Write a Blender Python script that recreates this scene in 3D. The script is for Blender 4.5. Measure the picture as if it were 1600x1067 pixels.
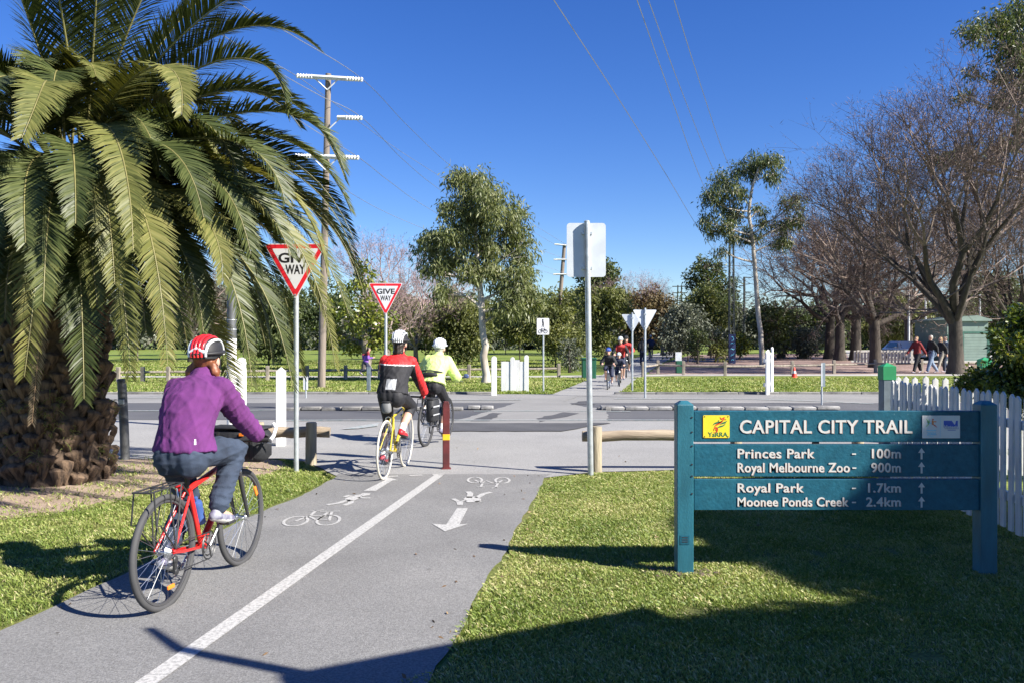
import bpy, bmesh, math, random
import numpy as np
from mathutils import Vector, Matrix

for o in list(bpy.data.objects):
    bpy.data.objects.remove(o, do_unlink=True)
scene = bpy.context.scene
COL = scene.collection
R = math.radians
PI = math.pi

# ------------------------------------------------------------------ camera, sky, sun, exposure
F, HZ, CH = 1297.0, 530.0, 1.61          # focal length in photo pixels, horizon row, eye height
cam_d = bpy.data.cameras.new('camera')
cam = bpy.data.objects.new('camera', cam_d)
COL.objects.link(cam)
cam.location = (0, 0, CH)
cam.rotation_euler = (R(90), 0, 0)
cam_d.sensor_width = 36
cam_d.lens = 36 * F / 1600
cam_d.shift_y = -3.5 / 1600
cam_d.clip_start = 0.05
cam_d.clip_end = 3000
scene.camera = cam

SUN_EL, SUN_AZ = R(36.4), R(117.2)       # azimuth clockwise from +Y
world = bpy.data.worlds.new('World')
scene.world = world
world.use_nodes = True
wn = world.node_tree.nodes
bg = wn['Background']
sky = wn.new('ShaderNodeTexSky')
sky.sky_type = 'NISHITA'
sky.sun_disc = False
sky.sun_elevation = SUN_EL
sky.sun_rotation = SUN_AZ
sky.air_density = 1.0
sky.dust_density = 0.0
sky.ozone_density = 6.0
hsv = wn.new('ShaderNodeHueSaturation')             # the camera's deeper blue, over the whole sky
hsv.inputs['Hue'].default_value = 0.518
hsv.inputs['Saturation'].default_value = 1.22
world.node_tree.links.new(sky.outputs[0], hsv.inputs['Color'])
world.node_tree.links.new(hsv.outputs[0], bg.inputs[0])
bg.inputs[1].default_value = 0.067

sd = bpy.data.lights.new('sun', 'SUN')
sd.energy = 5.0
sd.angle = R(0.55)
sd.color = (1.0, 0.945, 0.85)
sun = bpy.data.objects.new('sun', sd)
COL.objects.link(sun)
to_sun = Vector((math.sin(SUN_AZ) * math.cos(SUN_EL), math.cos(SUN_AZ) * math.cos(SUN_EL), math.sin(SUN_EL)))
sun.rotation_euler = to_sun.to_track_quat('Z', 'Y').to_euler()
sun.location = to_sun * 30

vs = scene.view_settings
vs.view_transform = 'Standard'
vs.look = 'None'
vs.gamma = 1
vs.exposure = 1.3
vs.use_curve_mapping = False

# ------------------------------------------------------------------ helpers
def G(x, y, z=0.0):
    """ground point (at height z) seen at photo pixel x, y"""
    d = (CH - z) * F / (y - HZ)
    return Vector(((x - 800) * d / F, d, z))

def P(x, y, d):
    return Vector(((x - 800) * d / F, d, CH + (HZ - y) * d / F))

def V3(*a):
    return Vector(a)

def bez(p, n):
    p = [np.array(q, float) for q in p]
    t = np.linspace(0, 1, n)[:, None]
    if len(p) == 3:
        return (1-t)**2*p[0] + 2*t*(1-t)*p[1] + t*t*p[2]
    return (1-t)**3*p[0] + 3*t*(1-t)**2*p[1] + 3*t*t*(1-t)*p[2] + t**3*p[3]

class MB:
    def __init__(s):
        s.v, s.f, s.m, s.cur = [], [], [], 0
    def add(s, vs, fs):
        b = len(s.v)
        s.v.extend([tuple(v) for v in vs])
        for f in fs:
            s.f.append([i + b for i in f]); s.m.append(s.cur)
    def mat(s, i):
        s.cur = i; return s
    def box(s, c, size, M=None):
        hx, hy, hz = size[0]/2, size[1]/2, size[2]/2
        vs = [Vector((x*hx, y*hy, z*hz)) for z in (-1, 1) for y in (-1, 1) for x in (-1, 1)]
        if M is not None: vs = [M @ v for v in vs]
        c = Vector(c)
        s.add([v + c for v in vs], [(0,2,3,1),(4,5,7,6),(0,1,5,4),(2,6,7,3),(0,4,6,2),(1,3,7,5)])
        return s
    def tube(s, path, rad, n=8, cap=True, ref=None, flat=None):
        pts = [Vector(p) for p in path]
        k = len(pts)
        if not hasattr(rad, '__len__'): rad = [rad]*k
        vs, fs = [], []
        prev = None
        for i, p in enumerate(pts):
            t = (pts[min(i+1, k-1)] - pts[max(i-1, 0)])
            if t.length < 1e-9: t = Vector((0, 0, 1))
            t.normalize()
            if prev is None:
                a = Vector(ref) if ref is not None else (Vector((0, 0, 1)) if abs(t.z) < .9 else Vector((1, 0, 0)))
            else:
                a = prev
            a = a - t*a.dot(t)
            if a.length < 1e-6: a = t.orthogonal()
            a.normalize(); prev = a
            b = t.cross(a)
            fa = 1 if flat is None else flat
            for j in range(n):
                w = 2*PI*j/n
                vs.append(p + (a*math.cos(w)*fa + b*math.sin(w))*rad[i])
        for i in range(k-1):
            for j in range(n):
                j2 = (j+1) % n
                fs.append((i*n+j, i*n+j2, (i+1)*n+j2, (i+1)*n+j))
        if cap:
            fs.append(tuple(range(n-1, -1, -1)))
            fs.append(tuple(range((k-1)*n, k*n)))
        s.add(vs, fs); return s
    def ring(s, c, axis, rad, r, n=40, m=8, ax2=None, a0=0, a1=2*PI):
        axis = Vector(axis).normalized()
        u = axis.orthogonal().normalized() if ax2 is None else Vector(ax2).normalized()
        w = axis.cross(u)
        c = Vector(c); full = abs(a1-a0-2*PI) < 1e-6
        vs, fs = [], []
        cnt = n if full else n+1
        for i in range(cnt):
            a = a0 + (a1-a0)*i/n
            d = u*math.cos(a) + w*math.sin(a)
            for j in range(m):
                b = 2*PI*j/m
                vs.append(c + d*(rad + r*math.cos(b)) + axis*r*math.sin(b))
        for i in range(n):
            i2 = (i+1) % cnt
            for j in range(m):
                j2 = (j+1) % m
                fs.append((i*m+j, i*m+j2, i2*m+j2, i2*m+j))
        s.add(vs, fs); return s
    def ell(s, c, r, M=None, nu=12, nv=8):
        if not hasattr(r, '__len__'): r = (r, r, r)
        c = Vector(c); vs, fs = [], []
        def q(x, y, z):
            v = Vector((x*r[0], y*r[1], z*r[2]))
            return (M @ v if M is not None else v) + c
        vs.append(q(0, 0, -1))
        for i in range(1, nv):
            a = -PI/2 + PI*i/nv
            for j in range(nu):
                b = 2*PI*j/nu
                vs.append(q(math.cos(a)*math.cos(b), math.cos(a)*math.sin(b), math.sin(a)))
        vs.append(q(0, 0, 1))
        for j in range(nu):
            j2 = (j+1) % nu
            fs.append((0, 1+j2, 1+j))
            for i in range(nv-2):
                fs.append((1+i*nu+j, 1+i*nu+j2, 1+(i+1)*nu+j2, 1+(i+1)*nu+j))
            fs.append((1+(nv-2)*nu+j, 1+(nv-2)*nu+j2, len(vs)-1))
        s.add(vs, fs); return s
    def cap(s, p0, p1, r0, r1, n=10):
        p0, p1 = Vector(p0), Vector(p1)
        d = p1 - p0
        L = d.length
        if L < 1e-6: return s.ell(p0, r0)
        d = d/L
        path, rad = [], []
        for k in range(4):
            a = -PI/2 + PI/2*k/4 + .12
            path.append(p0 + d*r0*math.sin(a)); rad.append(r0*math.cos(a))
        path.append(p0); rad.append(r0)
        path.append(p1); rad.append(r1)
        for k in range(1, 5):
            a = PI/2*k/4 - .12
            path.append(p1 + d*r1*math.sin(a)); rad.append(max(r1*math.cos(a), 1e-4))
        return s.tube(path, rad, n)
    def prism(s, poly, y0, y1, M=None):
        """poly of (x, z) extruded along y"""
        n = len(poly)
        vs = [Vector((p[0], y0, p[1])) for p in poly] + [Vector((p[0], y1, p[1])) for p in poly]
        if M is not None: vs = [M @ v for v in vs]
        fs = [tuple(range(n)), tuple(range(2*n-1, n-1, -1))]
        fs += [(i, i+n, (i+1) % n + n, (i+1) % n) for i in range(n)]
        s.add(vs, fs); return s
    def lathe(s, prof, n=16, c=(0, 0, 0), M=None):
        c = Vector(c); vs, fs = [], []
        for (r, z) in prof:
            for j in range(n):
                b = 2*PI*j/n
                v = Vector((r*math.cos(b), r*math.sin(b), z))
                vs.append((M @ v if M is not None else v) + c)
        k = len(prof)
        for i in range(k-1):
            for j in range(n):
                j2 = (j+1) % n
                fs.append((i*n+j, i*n+j2, (i+1)*n+j2, (i+1)*n+j))
        fs.append(tuple(range(n-1, -1, -1))); fs.append(tuple(range((k-1)*n, k*n)))
        s.add(vs, fs); return s
    def sheet(s, poly, z):
        s.add([(p[0], p[1], z) for p in poly], [tuple(range(len(poly)))]); return s
    def mesh(s, name, mats, smooth=40, bevel=0):
        me = bpy.data.meshes.new(name)
        me.from_pydata(s.v, [], s.f)
        if not isinstance(mats, (list, tuple)): mats = [mats]
        for m in mats: me.materials.append(m)
        me.polygons.foreach_set('material_index', s.m)
        bm = bmesh.new(); bm.from_mesh(me)
        bmesh.ops.recalc_face_normals(bm, faces=bm.faces)
        if bevel:
            es = [e for e in bm.edges if e.is_manifold and e.calc_face_angle(0) > R(50)]
            bmesh.ops.bevel(bm, geom=es, offset=bevel, segments=1, affect='EDGES', clamp_overlap=True)
        bm.to_mesh(me); bm.free()
        if smooth:
            me.shade_smooth()
            me.set_sharp_from_angle(angle=R(smooth))
        return me
    def build(s, name, mats, parent=None, smooth=40, bevel=0):
        return link(name, s.mesh(name, mats, smooth, bevel), parent)

def link(name, me, parent=None, loc=None):
    o = bpy.data.objects.new(name, me)
    COL.objects.link(o)
    if parent is not None: o.parent = parent
    if loc is not None: o.location = loc
    return o

def tag(o, label=None, cat=None, group=None, kind=None):
    if label: o['label'] = label
    if cat: o['category'] = cat
    if group: o['group'] = group
    if kind: o['kind'] = kind
    return o

def thing(name, label, cat, loc=(0, 0, 0), rz=0.0, group=None):
    o = bpy.data.objects.new(name, None)
    COL.objects.link(o)
    o.empty_display_size = .2
    o.location = loc
    o.rotation_euler = (0, 0, rz)
    return tag(o, label, cat, group)

def copy_tree(o, parent=None):
    c = o.copy(); COL.objects.link(c)
    if parent is not None: c.parent = parent
    for ch in o.children: copy_tree(ch, c)
    return c

def fast_mesh(name, V, Fc, mats, rnd=None, smooth=False):
    """numpy mesh, all faces with the same number of corners; rnd = one value per face"""
    V = np.asarray(V, np.float32); Fc = np.asarray(Fc, np.int32)
    me = bpy.data.meshes.new(name)
    me.vertices.add(len(V)); me.vertices.foreach_set('co', V.ravel())
    m, k = Fc.shape
    me.loops.add(m*k); me.loops.foreach_set('vertex_index', Fc.ravel())
    me.polygons.add(m); me.polygons.foreach_set('loop_start', np.arange(0, m*k, k, dtype=np.int32))
    if rnd is not None:
        a = me.attributes.new('rnd', 'FLOAT', 'FACE')
        a.data.foreach_set('value', np.asarray(rnd, np.float32))
    me.update(calc_edges=True); me.validate()
    if not isinstance(mats, (list, tuple)): mats = [mats]
    for mm in mats: me.materials.append(mm)
    if smooth: me.shade_smooth()
    return me

# ------------------------------------------------------------------ materials
MATS = {}
def mat(name, col, rough=.6, var=.18, scale=6.0, bump=0.0, bscale=40.0, metal=0.0, col2=None, spec=.5, detail=4, lo=.35, hi=.65, stretch=None, coat=0.0):
    if name in MATS: return MATS[name]
    m = bpy.data.materials.new(name); m.use_nodes = True
    nt = m.node_tree; N = nt.nodes; L = nt.links
    b = N['Principled BSDF']
    b.inputs['Roughness'].default_value = rough
    b.inputs['Metallic'].default_value = metal
    b.inputs['Specular IOR Level'].default_value = spec
    b.inputs['Coat Weight'].default_value = coat
    tc = N.new('ShaderNodeTexCoord')
    src = tc.outputs['Object']
    if stretch:
        mp = N.new('ShaderNodeMapping'); mp.inputs['Scale'].default_value = stretch
        L.new(src, mp.inputs[0]); src = mp.outputs[0]
    nz = N.new('ShaderNodeTexNoise'); nz.inputs['Scale'].default_value = scale; nz.inputs['Detail'].default_value = detail
    L.new(src, nz.inputs['Vector'])
    rp = N.new('ShaderNodeValToRGB')
    c2 = col2 if col2 else tuple(max(0, c*(1-var)) for c in col)
    c1 = col if col2 else tuple(min(1, c*(1+var*.6)) for c in col)
    rp.color_ramp.elements[0].position = lo; rp.color_ramp.elements[0].color = (*c2, 1)
    rp.color_ramp.elements[1].position = hi; rp.color_ramp.elements[1].color = (*c1, 1)
    L.new(nz.outputs['Fac'], rp.inputs[0]); L.new(rp.outputs[0], b.inputs['Base Color'])
    if bump:
        n2 = N.new('ShaderNodeTexNoise'); n2.inputs['Scale'].default_value = bscale; n2.inputs['Detail'].default_value = 5
        L.new(src, n2.inputs['Vector'])
        bp = N.new('ShaderNodeBump'); bp.inputs['Strength'].default_value = bump; bp.inputs['Distance'].default_value = .02
        L.new(n2.outputs['Fac'], bp.inputs['Height']); L.new(bp.outputs[0], b.inputs['Normal'])
    MATS[name] = m
    return m

def leafmat(name, cols, rough=.45, trans=.3, tcol=None, spec=.4):
    """leaf colour from a per-leaf value, thin translucent leaves"""
    if name in MATS: return MATS[name]
    m = bpy.data.materials.new(name); m.use_nodes = True
    nt = m.node_tree; N = nt.nodes; L = nt.links
    b = N['Principled BSDF']; out = N['Material Output']
    b.inputs['Roughness'].default_value = rough
    b.inputs['Specular IOR Level'].default_value = spec
    at = N.new('ShaderNodeAttribute'); at.attribute_name = 'rnd'
    rp = N.new('ShaderNodeValToRGB')
    e = rp.color_ramp.elements
    while len(e) < len(cols): e.new(.5)
    for i, c in enumerate(cols):
        e[i].position = i/(len(cols)-1); e[i].color = (*c, 1)
    L.new(at.outputs['Fac'], rp.inputs[0]); L.new(rp.outputs[0], b.inputs['Base Color'])
    tr = N.new('ShaderNodeBsdfTranslucent')
    hs = N.new('ShaderNodeMixRGB'); hs.blend_type = 'MULTIPLY'; hs.inputs[0].default_value = 1
    hs.inputs[2].default_value = (*(tcol or (1.3, 1.35, .6)), 1)
    L.new(rp.outputs[0], hs.inputs[1]); L.new(hs.outputs[0], tr.inputs[0])
    mx = N.new('ShaderNodeMixShader'); mx.inputs[0].default_value = trans
    L.new(b.outputs[0], mx.inputs[1]); L.new(tr.outputs[0], mx.inputs[2]); L.new(mx.outputs[0], out.inputs[0])
    MATS[name] = m
    return m

def ground_mat(name, stops, scale=1.5, fine=60.0, finevar=.35, bump=.3, bscale=120, rough=.9, speck=None, big=.25):
    """surface with large patches, fine grain and optional pale specks"""
    if name in MATS: return MATS[name]
    m = bpy.data.materials.new(name); m.use_nodes = True
    nt = m.node_tree; N = nt.nodes; L = nt.links
    b = N['Principled BSDF']; b.inputs['Roughness'].default_value = rough
    b.inputs['Specular IOR Level'].default_value = .25
    tc = N.new('ShaderNodeTexCoord')
    def noise(sc, det=5):
        n = N.new('ShaderNodeTexNoise'); n.inputs['Scale'].default_value = sc; n.inputs['Detail'].default_value = det
        L.new(tc.outputs['Object'], n.inputs['Vector']); return n
    n1 = noise(scale); n0 = noise(big, 3)
    ad = N.new('ShaderNodeMath'); ad.operation = 'ADD'
    L.new(n1.outputs['Fac'], ad.inputs[0]); L.new(n0.outputs['Fac'], ad.inputs[1])
    hf = N.new('ShaderNodeMath'); hf.operation = 'MULTIPLY'; hf.inputs[1].default_value = .5
    L.new(ad.outputs[0], hf.inputs[0])
    rp = N.new('ShaderNodeValToRGB'); e = rp.color_ramp.elements
    while len(e) < len(stops): e.new(.5)
    for i, c in enumerate(stops):
        e[i].position = .34 + .32*i/(len(stops)-1); e[i].color = (*c, 1)
    L.new(hf.outputs[0], rp.inputs[0])
    n2 = noise(fine, 6)
    mr = N.new('ShaderNodeMapRange'); mr.inputs[1].default_value = .3; mr.inputs[2].default_value = .7
    mr.inputs[3].default_value = 1-finevar; mr.inputs[4].default_value = 1+finevar
    L.new(n2.outputs['Fac'], mr.inputs[0])
    mu = N.new('ShaderNodeMixRGB'); mu.blend_type = 'MULTIPLY'; mu.inputs[0].default_value = 1
    L.new(rp.outputs[0], mu.inputs[1]); L.new(mr.outputs[0], mu.inputs[2])
    outc = mu.outputs[0]
    if speck:
        vo = N.new('ShaderNodeTexVoronoi'); vo.inputs['Scale'].default_value = speck[0]
        L.new(tc.outputs['Object'], vo.inputs['Vector'])
        lt = N.new('ShaderNodeMapRange'); lt.inputs[1].default_value = speck[1]; lt.inputs[2].default_value = speck[1]*.6
        lt.inputs[3].default_value = 0; lt.inputs[4].default_value = speck[3]
        L.new(vo.outputs['Distance'], lt.inputs[0])
        mx = N.new('ShaderNodeMixRGB'); L.new(lt.outputs[0], mx.inputs[0]); L.new(outc, mx.inputs[1])
        mx.inputs[2].default_value = (*speck[2], 1); outc = mx.outputs[0]
    L.new(outc, b.inputs['Base Color'])
    n3 = noise(bscale, 4)
    bp = N.new('ShaderNodeBump'); bp.inputs['Strength'].default_value = bump; bp.inputs['Distance'].default_value = .01
    L.new(n3.outputs['Fac'], bp.inputs['Height']); L.new(bp.outputs[0], b.inputs['Normal'])
    MATS[name] = m
    return m

def text_mesh(body, size, mats, extrude=.002, bold=0.0, align='LEFT', space=1.0, xs=1.0):
    """lettering in the x-z plane, facing -y; origin at the baseline"""
    cu = bpy.data.curves.new('lettering', 'FONT')
    cu.body = body; cu.size = size; cu.extrude = extrude; cu.offset = bold
    cu.align_x = align; cu.space_character = space; cu.resolution_u = 3
    o = bpy.data.objects.new('lettering', cu); COL.objects.link(o)
    dg = bpy.context.evaluated_depsgraph_get()
    me = bpy.data.meshes.new_from_object(o.evaluated_get(dg))
    bpy.data.objects.remove(o, do_unlink=True)
    me.transform(Matrix.Rotation(R(90), 4, 'X') @ Matrix.Diagonal((xs, 1, 1, 1)))
    me.materials.clear()
    if not isinstance(mats, (list, tuple)): mats = [mats]
    for m in mats: me.materials.append(m)
    return me

def fit_text(me, x0, x1, z0=None, z1=None):
    """scale the lettering to span x0..x1 (and z0..z1)"""
    n = len(me.vertices); a = np.empty(n*3, np.float32); me.vertices.foreach_get('co', a); a = a.reshape(-1, 3)
    lo, hi = a.min(0), a.max(0)
    a[:, 0] = x0 + (a[:, 0]-lo[0])*(x1-x0)/(hi[0]-lo[0])
    if z0 is not None: a[:, 2] = z0 + (a[:, 2]-lo[2])*(z1-z0)/(hi[2]-lo[2])
    me.vertices.foreach_set('co', a.ravel()); me.update()
    return me
# ------------------------------------------------------------------ ground and surfaces
rng = np.random.default_rng(7)
random.seed(7)
M_grass = ground_mat('grass ground', [(.075, .115, .018), (.12, .175, .026), (.18, .215, .045), (.145, .2, .03)], scale=1.1, fine=26, finevar=.45, bump=.8, bscale=60, big=.12)
M_turf = ground_mat('turf soil', [(.08, .10, .025), (.12, .14, .035), (.17, .155, .06)], scale=2.4, fine=40, finevar=.5, bump=.8, bscale=70)
M_path = ground_mat('path asphalt', [(.158, .156, .153), (.188, .186, .182), (.226, .222, .215)], scale=1.2, fine=95, finevar=.32, bump=.5, bscale=150, speck=(110, .2, (.42, .41, .40), .4), big=.35)
M_conc = ground_mat('apron asphalt', [(.225, .222, .215), (.262, .258, .25), (.29, .285, .275)], scale=.9, fine=60, finevar=.26, bump=.45, bscale=100, speck=(70, .22, (.5, .49, .47), .45), big=.2)
M_road = ground_mat('road asphalt', [(.070, .072, .080), (.092, .093, .100), (.118, .118, .122)], scale=.5, fine=60, finevar=.2, bump=.3, bscale=140, big=.16)
M_lane = ground_mat('worn lane asphalt', [(.19, .187, .18), (.225, .221, .212), (.262, .255, .245)], scale=.6, fine=50, finevar=.18, bump=.3, bscale=120, big=.2)
M_patch = ground_mat('asphalt patch', [(.062, .062, .066), (.08, .08, .085), (.10, .10, .104)], scale=1.6, fine=70, finevar=.25, bump=.3, bscale=160)
M_dirt = ground_mat('bare earth', [(.20, .145, .105), (.30, .225, .17), (.37, .285, .22)], scale=2.2, fine=45, finevar=.35, bump=.7, bscale=90, speck=(60, .22, (.5, .42, .33), .5))
M_mulch = ground_mat('bark mulch', [(.13, .085, .07), (.25, .175, .15), (.37, .275, .24)], scale=1.2, fine=9, finevar=.55, bump=.9, bscale=20, big=.3)
M_cpath = ground_mat('concrete footpath', [(.30, .285, .26), (.37, .355, .325), (.42, .40, .37)], scale=.7, fine=30, finevar=.15, bump=.2)
M_paint = mat('road paint', (.45, .443, .425), .8, col2=(.28, .277, .267), scale=46, lo=.36, hi=.56, bump=.3, bscale=200)
M_paintworn = mat('worn road paint', (.36, .355, .345), .75, col2=(.20, .26, .255), scale=14, lo=.38, hi=.58, bump=.2, bscale=160)
M_kerb = mat('kerb stone', (.165, .16, .152), .85, .3, 5, bump=.5, bscale=50)
M_kerbw = mat('whitened kerb stone', (.29, .285, .275), .8, col2=(.15, .147, .14), scale=7, bump=.4, bscale=50)

def edge(pts, step=.25, amp=.02, closed=True):
    """subdivide a ground polygon and roughen its outline"""
    out = []
    n = len(pts)
    for i in range(n if closed else n-1):
        a, b = Vector(pts[i][:2]), Vector(pts[(i+1) % n][:2])
        k = max(1, min(160, int((b-a).length/step)))
        t = (b-a); nrm = Vector((-t.y, t.x)).normalized() if t.length > 0 else Vector((0, 0))
        for j in range(k):
            q = a + t*(j/k) + nrm*(random.uniform(-amp, amp) if j else 0)
            out.append((q.x, q.y))
    return out

def sheet(name, poly, z, m, amp=0.0, step=.3, kind='structure', parent=None):
    pts = edge(poly, step, amp) if amp else [(p[0], p[1]) for p in poly]
    mb = MB(); mb.sheet(pts, z)
    o = mb.build(name, m, parent, smooth=0)
    me = o.data
    if me.polygons[0].normal.z < 0: me.flip_normals()
    if parent is None: tag(o, kind=kind)
    return o

def gp(*px): return [G(x, y) for x, y in px]

# one big sheet to the horizon
sheet('ground', [(-900, -60), (900, -60), (900, 1500), (-900, 1500)], 0, M_grass)
# near lawn soil under the grass blades
sheet('lawn_soil', [(-.6, 2.0), (4.6, 2.0), (4.6, 10.1), (.3, 10.1)], .004, M_turf, .03)
sheet('lawn_soil', [(-9, 3.2), (-1.9, 3.2), (-1.9, 10.6), (-9, 10.6)], .004, M_turf, .03)

d_apron, d_road, d_lane, d_kerb = 9.72, 16.5, 20.9, 24.3
# earth around the palm
sheet('earth_patch', gp((-160, 834), (-20, 816), (70, 806), (150, 792), (220, 775), (330, 756), (425, 742), (452, 728), (436, 719), (300, 714), (180, 712), (-160, 716)), .008, M_dirt, .06, .15)
# asphalt apron between path and road
apron = [(-60, 11.2), (-4.2, 11.15)] + [(q.x, q.y) for q in gp((440, 717), (480, 722), (525, 744))] + \
        [(q.x, q.y) for q in gp((690, 746), (852, 747), (930, 738), (1050, 735))] + [(4.6, 10.15), (60, 10.2), (60, d_road+.4), (-60, d_road+.4)]
sheet('asphalt_apron', apron, .012, M_conc, .012, .3)
# the trail
path_px_r = [(860, 742), (852, 746), (843, 765), (822, 803), (802, 838), (785, 872), (747, 927), (719, 992), (681, 1044), (662, 1085), (560, 1300)]
path_px_l = [(-900, 1400), (-200, 1082), (0, 989), (110, 938), (225, 884), (330, 837), (420, 796), (472, 776), (523, 748), (528, 742)]
path_poly = gp(*path_px_r) + gp(*path_px_l)
sheet('trail_path', path_poly, .016, M_path, .014, .12)
# the road
sheet('road', [(-120, d_road), (120, d_road), (120, d_lane), (-120, d_lane)], .016, M_road, .01, 1.5)
sheet('road_far_lane', [(-120, d_lane), (120, d_lane), (120, d_kerb), (-120, d_kerb)], .013, M_lane, .01, 1.5)
# worn crossing strip over the road and dark repairs
sheet('worn_crossing', gp((700, 662), (950, 662), (948, 640), (912, 636), (880, 628), (905, 619), (960, 619), (860, 619), (812, 628), (775, 640)), .020, M_lane, .03, .25)
for nm, pts in (('road_repair', [(690, 675), (878, 675), (956, 662), (700, 662)]),
                ('road_repair', [(842, 661), (905, 647), (880, 645), (838, 655)]),
                ('road_repair', [(893, 633), (930, 633), (918, 627), (903, 628)]),
                ('road_repair', [(735, 659), (765, 659), (785, 647), (770, 646)])):
    sheet(nm, gp(*pts), .024, M_patch, .05, .25)
# far kerb, one stone after another
kr = thing('far_kerb', None, None, (0, d_kerb, 0)); tag(kr, kind='structure')
kb = MB().box((0, 0, .015), (1.196, .16, .13)).mesh('kerb_stone', M_kerb, bevel=.015)
for i in range(-22, 23):
    x = i*1.2
    if -.6 < x < 3.2: continue          # dropped where the trail crosses
    link('kerb_stone', kb, kr, (x, random.uniform(-.01, .01), random.uniform(-.008, .004)))
# verge, footpath and trail on the far side
sheet('far_footpath', [(-120, 34.6), (.8, 34.6), (7, 36.5), (120, 38), (120, 40), (7, 38.3), (.6, 36.4), (-120, 36.4)], .010, M_cpath, .05, 1.5)
sheet('far_trail', gp((860, 618), (868, 614), (908, 598), (940, 586), (975, 570), (985, 561), (1020, 553), (1050, 548), (1068, 551), (1048, 560), (1022, 575), (996, 592), (986, 600), (968, 614), (972, 618)), .014, M_conc, .06, .6)
sheet('mulch_bed', gp((1012, 584), (1420, 586), (1500, 584), (1620, 580), (1600, 551), (1320, 552), (1180, 553), (1080, 554), (1040, 566)), .006, M_mulch, .15, 1.0)
sheet('depot_yard', gp((1330, 566), (1610, 568), (1620, 546), (1320, 547)), .010, M_cpath, .1, 2)

# ------------------------------------------------------------------ painted markings
def stroke(mb, pts, w, z=.020):
    """a painted line of ground width w through ground points"""
    pts = [Vector((p[0], p[1])) for p in pts]
    L, Rr = [], []
    for i, p in enumerate(pts):
        t = (pts[min(i+1, len(pts)-1)] - pts[max(i-1, 0)]).normalized()
        n = Vector((-t.y, t.x))*w/2
        L.append((p.x+n.x, p.y+n.y, z)); Rr.append((p.x-n.x, p.y-n.y, z))
    k = len(pts)
    mb.add(L+Rr, [(i, i+1, k+i+1, k+i) for i in range(k-1)])

def paint(name, mb, label, m=None, group=None):
    o = mb.build(name, m or M_paint, smooth=0)
    for p in o.data.polygons:
        if p.normal.z < 0: p.flip()
    return tag(o, label, 'road marking', group)

def lerp(a, b, t): return a + (b-a)*t
mb = MB()
a, b = G(222, 1077), G(686, 744)
a = a + (a-b)*.6
stroke(mb, [lerp(a, b, t) for t in np.linspace(0, 1, 40)], .105)
paint('centre_line', mb, 'long white centre line running down the near trail')
mb = MB()
for x0, x1, y in ((604, 622, 746), (640, 660, 744.5), (676, 694, 743), (600, 606, 747)):
    stroke(mb, [G(x0, y+.5), G(x1, y-.5)], .06)
paint('edge_dashes', mb, 'short white dashes across the end of the trail beside the red bollard')

def ell_px(cx, cy, rx, ry, n=22, rot=0.0):
    out = []
    for i in range(n+1):
        w = 2*PI*i/n
        x, y = rx*math.cos(w), ry*math.sin(w)
        out.append((cx + x, cy + y + rot*x))
    return out

def px_stroke(mb, pts, w): stroke(mb, [G(x, y) for x, y in pts], w)

# left-hand symbols, read away from the camera
mb = MB()
px_stroke(mb, ell_px(462, 817, 19, 7.2, rot=-.12), .026)
px_stroke(mb, ell_px(513, 815.5, 18, 7.6, rot=-.12), .026)
for s_ in ([(462, 817), (482, 808.5), (514, 808)], [(482, 808.5), (494, 814.5)], [(514, 815), (497, 815), (512, 803)], [(500, 801.5), (531, 801)], [(484, 809), (494, 800)], [(487, 801), (506, 799)], [(514, 816), (519, 801)]):
    px_stroke(mb, s_, .026)
paint('bicycle_symbol', mb, 'white bicycle symbol on the left half of the trail')
def px_poly(mb, pts, z=.020): mb.sheet([(G(x, y).x, G(x, y).y) for x, y in pts], z)
mb = MB()
px_poly(mb, [(538, 782), (548, 777), (562, 775), (566, 778), (554, 784), (545, 786)])
px_poly(mb, [(562, 775), (567, 772.6), (579, 773), (577, 775.5), (567, 777.5)])
px_stroke(mb, [(545, 783), (530, 788), (511, 791)], .055)
px_stroke(mb, [(549, 784), (548, 788), (538, 792)], .055)
px_stroke(mb, [(552, 777), (545, 776), (538, 779)], .05)
px_stroke(mb, [(560, 779), (570, 780.5), (579, 780)], .05)
paint('pedestrian_symbol', mb, 'white walking figure symbol on the left half of the trail')
mb = MB()
px_poly(mb, [(568, 769), (602, 752), (596, 751), (606, 747.5), (622, 752), (613, 752.5), (587, 769)])
paint('direction_arrow', mb, 'white arrow pointing away up the left half of the trail')
# right-hand symbols, read from the road
mb = MB()
px_stroke(mb, ell_px(742, 752, 11, 4.6), .028)
px_stroke(mb, ell_px(785, 752.5, 11, 4.6), .028)
for s_ in ([(742, 752), (753, 757), (775, 757.5), (785, 752.5)], [(753, 757), (760, 753), (773, 758)], [(745, 763), (757, 763)], [(751, 763), (754, 757)], [(768, 765), (778, 763)], [(774, 764), (778, 757)]):
    px_stroke(mb, s_, .026)
paint('bicycle_symbol', mb, 'upside down white bicycle symbol on the right half of the trail')
mb = MB()
px_poly(mb, [(729, 778), (744, 778), (752, 782), (748, 787), (730, 787), (724, 782)])
px_stroke(mb, [(733, 780), (735, 773), (731, 770)], .06)
px_stroke(mb, [(745, 780), (755, 774), (767, 771)], .06)
px_stroke(mb, [(728, 784), (717, 786), (708, 781.5)], .05)
px_poly(mb, [(713, 786), (724, 786), (723, 791.5), (714, 791)])
px_stroke(mb, [(742, 786), (752, 785)], .05)
paint('pedestrian_symbol', mb, 'upside down white walking figure symbol on the right half of the trail')
mb = MB()
px_poly(mb, [(714, 796.5), (731, 796.5), (718, 822), (732, 821), (695, 833), (675, 821), (697, 822.5)])
paint('direction_arrow', mb, 'large white arrow pointing towards the camera on the right of the trail')

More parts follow.
